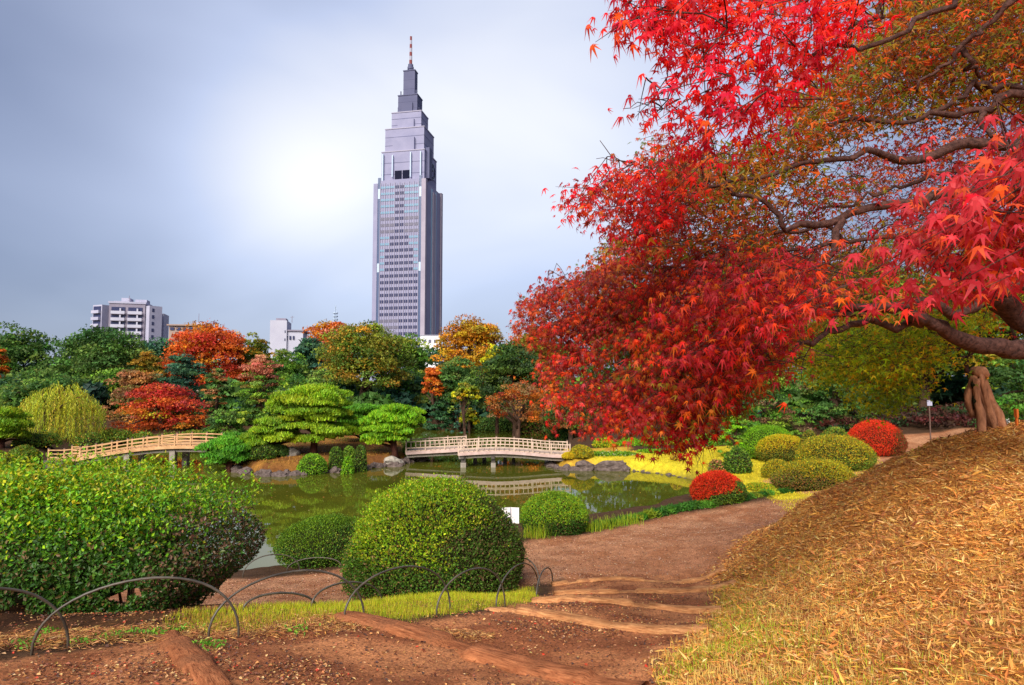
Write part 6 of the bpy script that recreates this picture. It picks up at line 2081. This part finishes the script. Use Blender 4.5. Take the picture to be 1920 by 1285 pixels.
def green_maple():
    rng = np.random.default_rng(99)
    Yt = 9.7
    base = P(1856, 806, Yt); base[2] = hz(base[0], Yt)
    t = thing("maple_tree", "green and yellow maple with gnarled hollow trunk on the mound's crest", "tree", base, 0, "maples on the straw mound")
    k = Yt / F_PX
    pts = smooth_path([base - [0, 0, 0.15], P(1853, 790, Yt), P(1846, 765, Yt), P(1836, 740, Yt), P(1832, 715, Yt), P(1834, 700, Yt), P(1838, 692, Yt)], 18)
    rad = np.interp(np.linspace(0, 1, 18), [0, 0.12, 0.3, 0.6, 0.8, 0.9, 1.0], [16, 12.5, 10, 9.5, 11, 12, 8]) * k
    MB().tube(pts, rad, 18, 0.22, 8, flute=0.10).build("trunk", M["bark_gnarled"], t, True)
    for (px, w0, w1, dy) in [([(1884, 804), (1872, 780), (1860, 755), (1850, 725), (1844, 705)], 11, 8, -0.05), ([(1826, 782), (1818, 760), (1815, 745), (1822, 722), (1826, 705)], 7, 8, -0.12),
                             ([(1842, 806), (1838, 775), (1832, 745), (1830, 710)], 9, 7, -0.22), ([(1868, 806), (1858, 775), (1846, 735), (1840, 700)], 8, 6, -0.2)]:
        p = np.array([P(x, y, Yt + dy) for x, y in px])
        p[0, 2] = hz(p[0, 0], p[0, 1]) - 0.05 if px[0][1] > 800 else p[0, 2]
        p = smooth_path(p, 14)
        MB().tube(p, np.linspace(w0, w1, 14) * k * 0.78, 10, 0.3, int(px[0][0])).build("root_strand", M["bark_gnarled"], t, True)
    kb = MB()
    kb.tube(smooth_path([P(1828, 704, Yt - 0.1), P(1838, 698, Yt - 0.16), P(1848, 706, Yt - 0.1)], 8), np.array([6, 9, 11, 12, 12, 11, 9, 5]) * k, 12, 0.2, 4)
    kb.build("burl", M["bark_gnarled"], t, True)
    for px, dz in (((1823, 722), 0.05), ((1826, 752), 0.12)):
        c = P(*px, Yt - 0.19)
        MB().tube([c - [0, 0, dz], c - [0, 0.02, 0], c + [0, 0, dz]], [0.012, 0.032, 0.012], 8).build("hollow", M["dark_core"], t, True)  # dark spindle on the bark, the hollow's shade as colour
    stems = []
    for px, d1, w0, w1 in [([(1822, 712), (1812, 690), (1822, 660), (1834, 640), (1845, 600), (1850, 560)], 9.4, 9, 6), ([(1834, 645), (1800, 655), (1770, 640), (1715, 600), (1660, 590)], 9.0, 6, 3), ([(1820, 668), (1780, 672), (1700, 660), (1620, 650), (1540, 660)], 9.0, 5, 2),
                           ([(1850, 570), (1800, 540), (1720, 560), (1640, 580)], 9.4, 5, 2)]:
        p = smooth_path(limb_pts(px, 9.7, d1), 18)
        MB().tube(p, np.linspace(w0 / 2, w1 / 2, 18) * k, 8, 0.1, 2).build("limb", M["bark_maple"], t, True)
        stems.append(p)
    fo = Foliage()
    lin = lambda x0, d0, x1, d1: (lambda x, y: d0 + (d1 - d0) * min(max((x - x0) / (x1 - x0), 0), 1))
    fo.region([(1395, 690), (1450, 650), (1520, 600), (1700, 570), (1900, 540), (1990, 540), (1990, 600), (1870, 600), (1800, 640), (1750, 700), (1690, 720), (1600, 715), (1520, 690), (1440, 695)], lin(1400, 8.6, 1900, 9.6), 9500, 0.10, GRNM, rng, per=20, thick=0.55, L=0.5, W=0.2, spread=0.5, hang=0.2)
    fo.region([(1500, 640), (1640, 600), (1760, 600), (1740, 690), (1690, 725), (1560, 710)], lin(1500, 10.2, 1800, 10.4), 4200, 0.11, GRNM, rng, per=20, thick=0.4, L=0.5, W=0.2, spread=0.5)
    fo.region([(1600, 735), (1650, 715), (1720, 730), (1690, 760), (1665, 785), (1630, 765)], lin(0, 11.0, 1, 11.0), 900, 0.11, GRNM[:2], rng, per=12, thick=0.3, L=0.4)
    p_, t_, n_, s_, c_ = fo.arrays()
    V, Q, kk = palmate(p_, t_, n_, s_, T3)
    tag(link("crown", mk_mesh("crown", V - base, Q, None, np.repeat(c_, kk, 0)), M["leaf_maple"], t), kind="stuff")
    nodes = np.concatenate(stems)
    mb = MB()
    grow_twigs(mb, nodes, fo.spray, rng, 1.0, 0.008)
    tag(mb.build("twigs", M["bark_maple"], t, True), kind="stuff")


green_maple()
# ------------------------------------------------------------------ straw, grass, litter: what nobody could count
def scatter_poly(poly, n, rng, xlim=None, ylim=None, bias=None):
    poly = np.asarray(poly)
    lo, hi = poly.min(0).copy(), poly.max(0).copy()
    if xlim:
        lo[0], hi[0] = max(lo[0], xlim[0]), min(hi[0], xlim[1])
    if ylim:
        lo[1], hi[1] = max(lo[1], ylim[0]), min(hi[1], ylim[1])
    out = np.zeros((0, 2))
    while len(out) < n:
        p = rng.uniform(lo, hi, (n * 2, 2))
        if bias is not None:
            p = p[rng.random(len(p)) < bias(p)]
        s = poly_sdf(p[:, 0], p[:, 1], poly)
        out = np.vstack([out, p[s < 0.22 * rng.random(len(s)) ** 2]])
    return out[:n]


def visible(p):
    """keep what lies within a generous view wedge"""
    return (np.abs(p[:, 0]) < p[:, 1] * 0.95 + 1.0) & (p[:, 1] > 1.6)


def blades(p, z, length, width, lean, rng, az=None):
    n = len(p)
    a = rng.uniform(0, 2 * math.pi, n) if az is None else az
    d = np.stack([np.cos(a), np.sin(a), np.zeros(n)], -1)
    s = np.stack([-np.sin(a), np.cos(a), np.zeros(n)], -1)
    b = np.stack([p[:, 0], p[:, 1], z], -1)
    up = np.array([0, 0, 1.0])
    L, W = length[:, None], width[:, None]
    le = lean[:, None]
    V = np.empty((n, 4, 3))
    V[:, 0] = b - s * W * 0.5
    V[:, 1] = b + s * W * 0.5
    V[:, 2] = b + d * L * le + up * L * np.sqrt(np.clip(1 - le ** 2, 0, 1)) + s * W * 0.12
    V[:, 3] = b + d * L * le * 0.98 + up * L * np.sqrt(np.clip(1 - le ** 2, 0, 1)) - s * W * 0.12
    return V.reshape(-1, 3), np.arange(n * 4).reshape(-1, 4)


rs = np.random.default_rng(55)
MOUND_V = MOUND
# loose straw and dead leaves lying on the mound
near_bias = lambda p: np.clip((4.5 / np.maximum(np.hypot(p[:, 0], p[:, 1]), 2.5)) ** 1.25, 0, 1) * visible(p)
straw_bias = lambda p: np.clip((4.5 / np.maximum(np.hypot(p[:, 0], p[:, 1]), 2.5)) ** 0.7, 0, 1) * visible(p)
n = 125000
p = scatter_poly(MOUND_V, n, rs, (0.5, 12), (2.0, 13.5), straw_bias)
z = height(p[:, 0], p[:, 1])
big = rs.random(n) < 0.06
ln = np.where(big, rs.uniform(0.07, 0.15, n), rs.uniform(0.024, 0.07, n))
wd = np.where(big, rs.uniform(0.010, 0.022, n), rs.uniform(0.005, 0.014, n))
fs = 1 + 0.35 * sstep(5, 10, np.hypot(p[:, 0], p[:, 1]))
ln, wd = ln * fs, wd * fs
a = rs.uniform(0, 2 * math.pi, n)
tilt = rs.normal(0.12, 0.28, n)
tip = np.stack([np.cos(a), np.sin(a), tilt], -1)
C = np.stack([p[:, 0], p[:, 1], z + 0.006 + np.abs(rs.normal(0, 0.010, n)) + np.abs(tilt) * ln * 0.3], -1)
V, Q = leaf_quads(C, tip, np.array([0, 0, 1.0]) + rs.normal(0, 0.45, (n, 3)), ln, wd, 0.25)
STR = [((0.80, 0.39, 0.095), 4), ((0.70, 0.29, 0.06), 4), ((0.83, 0.53, 0.19), 1.7), ((0.44, 0.16, 0.045), 2.6), ((0.26, 0.08, 0.03), 1.4)]
pc = fbm(p[:, 0] * 0.9, p[:, 1] * 0.9, 71, 3)
col = pick(STR, n, rs)
dark = rs.random(n) < sstep(0.5, 0.75, pc) * 0.6 + sstep(7, 10, np.hypot(p[:, 0], p[:, 1])) * 0.15
col = np.where(dark[:, None], pick([((0.55, 0.24, 0.075), 3), ((0.40, 0.15, 0.05), 2), ((0.66, 0.33, 0.11), 2)], n, rs), col)
o = foliage("straw_mulch", V, Q, jitter(col, rs, 0.22), M["straw"], None)
tag(o, "loose golden straw and dead leaves covering the mound", "straw", kind="stuff")
# dry stubble and new grass at the foot of the mound
n = 30000
mound_edge = lambda p: (sstep(1.5, 0.0, -poly_sdf(p[:, 0], p[:, 1], MOUND)) * 0.9 + 0.18) * sstep(10.5, 7.5, p[:, 1]) * near_bias(p)
p = scatter_poly(MOUND, n, rs, (0.8, 8), (2.2, 11), mound_edge)
z = height(p[:, 0], p[:, 1]) - 0.004
gr = fbm(p[:, 0] * 2.2, p[:, 1] * 2.2, 77, 3)
edge_d = -poly_sdf(p[:, 0], p[:, 1], MOUND)
isg = rs.random(n) < sstep(0.40, 0.58, gr) * sstep(1.8, 0.2, edge_d) * 0.9
V, Q = blades(p, z, rs.uniform(0.02, 0.075, n), rs.uniform(0.003, 0.007, n), rs.uniform(0, 0.8, n), rs)
col = np.where(isg[:, None], pick([((0.34, 0.40, 0.02), 3), ((0.48, 0.44, 0.03), 2), ((0.20, 0.32, 0.02), 1)], n, rs), pick([((0.66, 0.46, 0.10), 3), ((0.70, 0.52, 0.16), 2), ((0.50, 0.28, 0.07), 2)], n, rs))
tag(foliage("stubble_grass", V, Q, jitter(col, rs, 0.18), M["straw"], None), "short dry stubble with yellow green tufts at the mound's foot", "grass", kind="stuff")
# the bright verge behind the fence
n = 30000
p = scatter_poly(Z_VERGE, n, rs)
z = height(p[:, 0], p[:, 1]) - 0.004
V, Q = blades(p, z, rs.uniform(0.02, 0.065, n), rs.uniform(0.0025, 0.005, n), rs.uniform(0, 0.8, n), rs)
nearp = sstep(0.35, 0.0, np.abs(p[:, 1] - 5.2)) * 0.5 + 0.15
col = np.where((rs.random(n) < nearp)[:, None], pick([((0.60, 0.36, 0.06), 2), ((0.42, 0.20, 0.05), 1)], n, rs), pick([((0.52, 0.54, 0.02), 3), ((0.38, 0.48, 0.02), 3), ((0.64, 0.54, 0.03), 1)], n, rs))
tag(foliage("verge_grass", V, Q, jitter(col, rs, 0.18), M["leaf"], None), "bright yellow green grass strip behind the hoop fence", "grass", kind="stuff")
# the lawn
n = 30000
p = scatter_poly(Z_LAWN, n, rs)
z = height(p[:, 0], p[:, 1]) - 0.004
ok = z > 0.05
p, z = p[ok], z[ok]; n = len(p)
V, Q = blades(p, z, rs.uniform(0.025, 0.07, n), rs.uniform(0.014, 0.028, n), rs.uniform(0.2, 0.9, n), rs)
tag(foliage("lawn_grass", V, Q, jitter(pick([((0.66, 0.54, 0.02), 4), ((0.55, 0.50, 0.02), 2), ((0.68, 0.48, 0.03), 1.5)], n, rs), rs, 0.13), M["straw"], None), "mown yellow grass of the lawn across the pond", "grass", kind="stuff")
# pine needles and dry grass on the island
n = 9000
p = scatter_poly(Z_ISLAND, n, rs)
z = height(p[:, 0], p[:, 1])
p, z = p[z > 0.1], z[z > 0.1]; n = len(p)
V, Q = blades(p, z, rs.uniform(0.04, 0.12, n), rs.uniform(0.015, 0.03, n), rs.uniform(0.3, 0.95, n), rs)
pcl = fbm(p[:, 0] * 1.2, p[:, 1] * 1.2, 91, 3)
col = np.where((pcl > 0.55)[:, None], pick([((0.20, 0.26, 0.03), 2), ((0.36, 0.30, 0.03), 1)], n, rs), pick([((0.42, 0.19, 0.04), 3), ((0.28, 0.11, 0.03), 2), ((0.52, 0.30, 0.05), 1)], n, rs))
tag(foliage("island_grass", V, Q, jitter(col, rs, 0.2), M["straw"], None), "dry grass and pine needles on the pine island", "grass", kind="stuff")
# dead leaves, twigs and grit on the path
n = 40000
lit = np.array([[-7, 2.5], [-4.2, 6.0], [-1.4, 6.0], [1.0, 10.2], [3.6, 10.2], [1.6, 2.5]])
p = scatter_poly(lit, n, rs, bias=lambda q_: (0.12 + 0.9 * sstep(0.45, 0.72, fbm(q_[:, 0] * 1.6, q_[:, 1] * 1.6, 81, 4))) * near_bias(q_))
z = height(p[:, 0], p[:, 1])
ln = rs.uniform(0.008, 0.030, n)
a = rs.uniform(0, 2 * math.pi, n)
V, Q = leaf_quads(np.stack([p[:, 0], p[:, 1], z + 0.006], -1), np.stack([np.cos(a), np.sin(a), rs.normal(0, 0.25, n)], -1), np.array([0, 0, 1.0]) + rs.normal(0, 0.5, (n, 3)), ln, ln * rs.uniform(0.25, 0.8, n), 0.3)
col = pick([((0.14, 0.050, 0.028), 3), ((0.26, 0.095, 0.045), 4), ((0.46, 0.22, 0.08), 2.4), ((0.09, 0.05, 0.04), 2), ((0.60, 0.38, 0.17), 1.2), ((0.55, 0.06, 0.03), 0.35)], n, rs)
tag(foliage("path_litter", V, Q, jitter(col, rs, 0.22), M["straw"], None), "dead leaves, grit and twigs scattered on the soil path", "leaf litter", kind="stuff")
# grit on the lower gravel path
n = 26000
p = scatter_poly(Z_GRAVEL, n, rs, (-6, 9), (8, 22))
z = height(p[:, 0], p[:, 1])
ln = rs.uniform(0.012, 0.035, n)
V, Q = leaf_quads(np.stack([p[:, 0], p[:, 1], z + 0.006], -1), np.stack([rs.normal(0, 1, n), rs.normal(0, 1, n), rs.normal(0, 0.3, n)], -1), np.array([0, 0, 1.0]) + rs.normal(0, 0.4, (n, 3)), ln, ln * 0.7, 0.35)
tag(foliage("path_grit", V, Q, jitter(pick([((0.42, 0.22, 0.13), 3), ((0.26, 0.12, 0.07), 3), ((0.54, 0.36, 0.25), 1), ((0.30, 0.12, 0.06), 1)], n, rs), rs, 0.2), M["straw"], None), "small stones of the lower gravel path", "gravel", kind="stuff")
# straw strip along the fence and under the hedge
n = 16000
strip = np.array([G(x, y_, 2.2)[:2] for x, y_ in [(-300, 1250), (60, 1236), (330, 1205), (640, 1172), (920, 1150), (925, 1140), (640, 1150), (330, 1180), (60, 1205), (-300, 1215)]])
p = scatter_poly(strip, n, rs)
z = height(p[:, 0], p[:, 1])
a = rs.uniform(0, 2 * math.pi, n)
ln = rs.uniform(0.02, 0.09, n)
V, Q = leaf_quads(np.stack([p[:, 0], p[:, 1], z + 0.008 + np.abs(rs.normal(0, 0.008, n))], -1), np.stack([np.cos(a), np.sin(a), rs.normal(0, 0.15, n)], -1), np.array([0, 0, 1.0]) + rs.normal(0, 0.4, (n, 3)), ln, rs.uniform(0.003, 0.008, n), 0.3)
tag(foliage("fence_straw", V, Q, jitter(pick([((0.55, 0.27, 0.08), 3), ((0.34, 0.13, 0.05), 3), ((0.66, 0.42, 0.16), 1.2), ((0.16, 0.06, 0.03), 2)], n, rs), rs, 0.22), M["straw"], None), "dry straw lying along the foot of the hoop fence", "straw", kind="stuff")
# leaves adrift on the pond
n = 900
p = scatter_poly(POND, n, rs, (-12, 9), (11, 34))
a = rs.uniform(0, 2 * math.pi, n)
ln = rs.uniform(0.03, 0.075, n)
V, Q = leaf_quads(np.stack([p[:, 0], p[:, 1], np.full(n, 0.006)], -1), np.stack([np.cos(a), np.sin(a), np.zeros(n)], -1), np.array([0, 0, 1.0]) + rs.normal(0, 0.1, (n, 3)), ln, ln * 0.7, 0.1)
tag(foliage("floating_leaves", V, Q, jitter(pick([((0.60, 0.40, 0.05), 2), ((0.50, 0.20, 0.05), 2), ((0.40, 0.36, 0.1), 1)], n, rs), rs, 0.2), M["leaf"], None), "fallen leaves floating on the pond", "leaves", kind="stuff")
# reeds and long grass at the water
rc_, nper = [], 90
for x, y in [(1135, 992), (1160, 988), (1185, 984), (1110, 996), (1000, 1008), (1010, 1010), (832, 812), (825, 812)]:
    q_ = GP(x, y)
    rc_.append(q_)
p = np.concatenate([np.stack([q_[0] + rs.normal(0, 0.14, nper), q_[1] + rs.normal(0, 0.1, nper)], -1) for q_ in rc_])
n = len(p)
V, Q = blades(p, height(p[:, 0], p[:, 1]), rs.uniform(0.12, 0.38, n), rs.uniform(0.008, 0.016, n), rs.uniform(0.05, 0.7, n), rs)
tag(foliage("bank_grass", V, Q, jitter(pick([((0.36, 0.46, 0.02), 3), ((0.20, 0.36, 0.02), 2), ((0.50, 0.46, 0.04), 1)], n, rs), rs, 0.18), M["leaf"], None), "long bright grass tufts on the bank between notice and topiary", "grass", kind="stuff")
# small weeds between straw and soil
rc_ = [GP(x, y) for x, y in [(150, 1212), (215, 1200), (255, 1192), (290, 1195), (330, 1187), (400, 1218), (385, 1215), (50, 1215), (90, 1192), (560, 1190)]]
p = np.concatenate([np.stack([q_[0] + rs.normal(0, 0.05, 40), q_[1] + rs.normal(0, 0.04, 40)], -1) for q_ in rc_])
n = len(p)
zz = height(p[:, 0], p[:, 1])
V, Q = leaf_quads(np.stack([p[:, 0], p[:, 1], zz + rs.uniform(0.01, 0.05, n)], -1), rand_unit(n, rs) + [0, 0, 0.4], rand_unit(n, rs) + [0, 0, 1], rs.uniform(0.02, 0.045, n), rs.uniform(0.008, 0.018, n))
tag(foliage("weeds", V, Q, jitter(pick([((0.12, 0.32, 0.03), 2), ((0.20, 0.40, 0.03), 1)], n, rs), rs, 0.2), M["leaf"], None), "small green weeds sprouting along the hedge's foot", "weeds", kind="stuff")
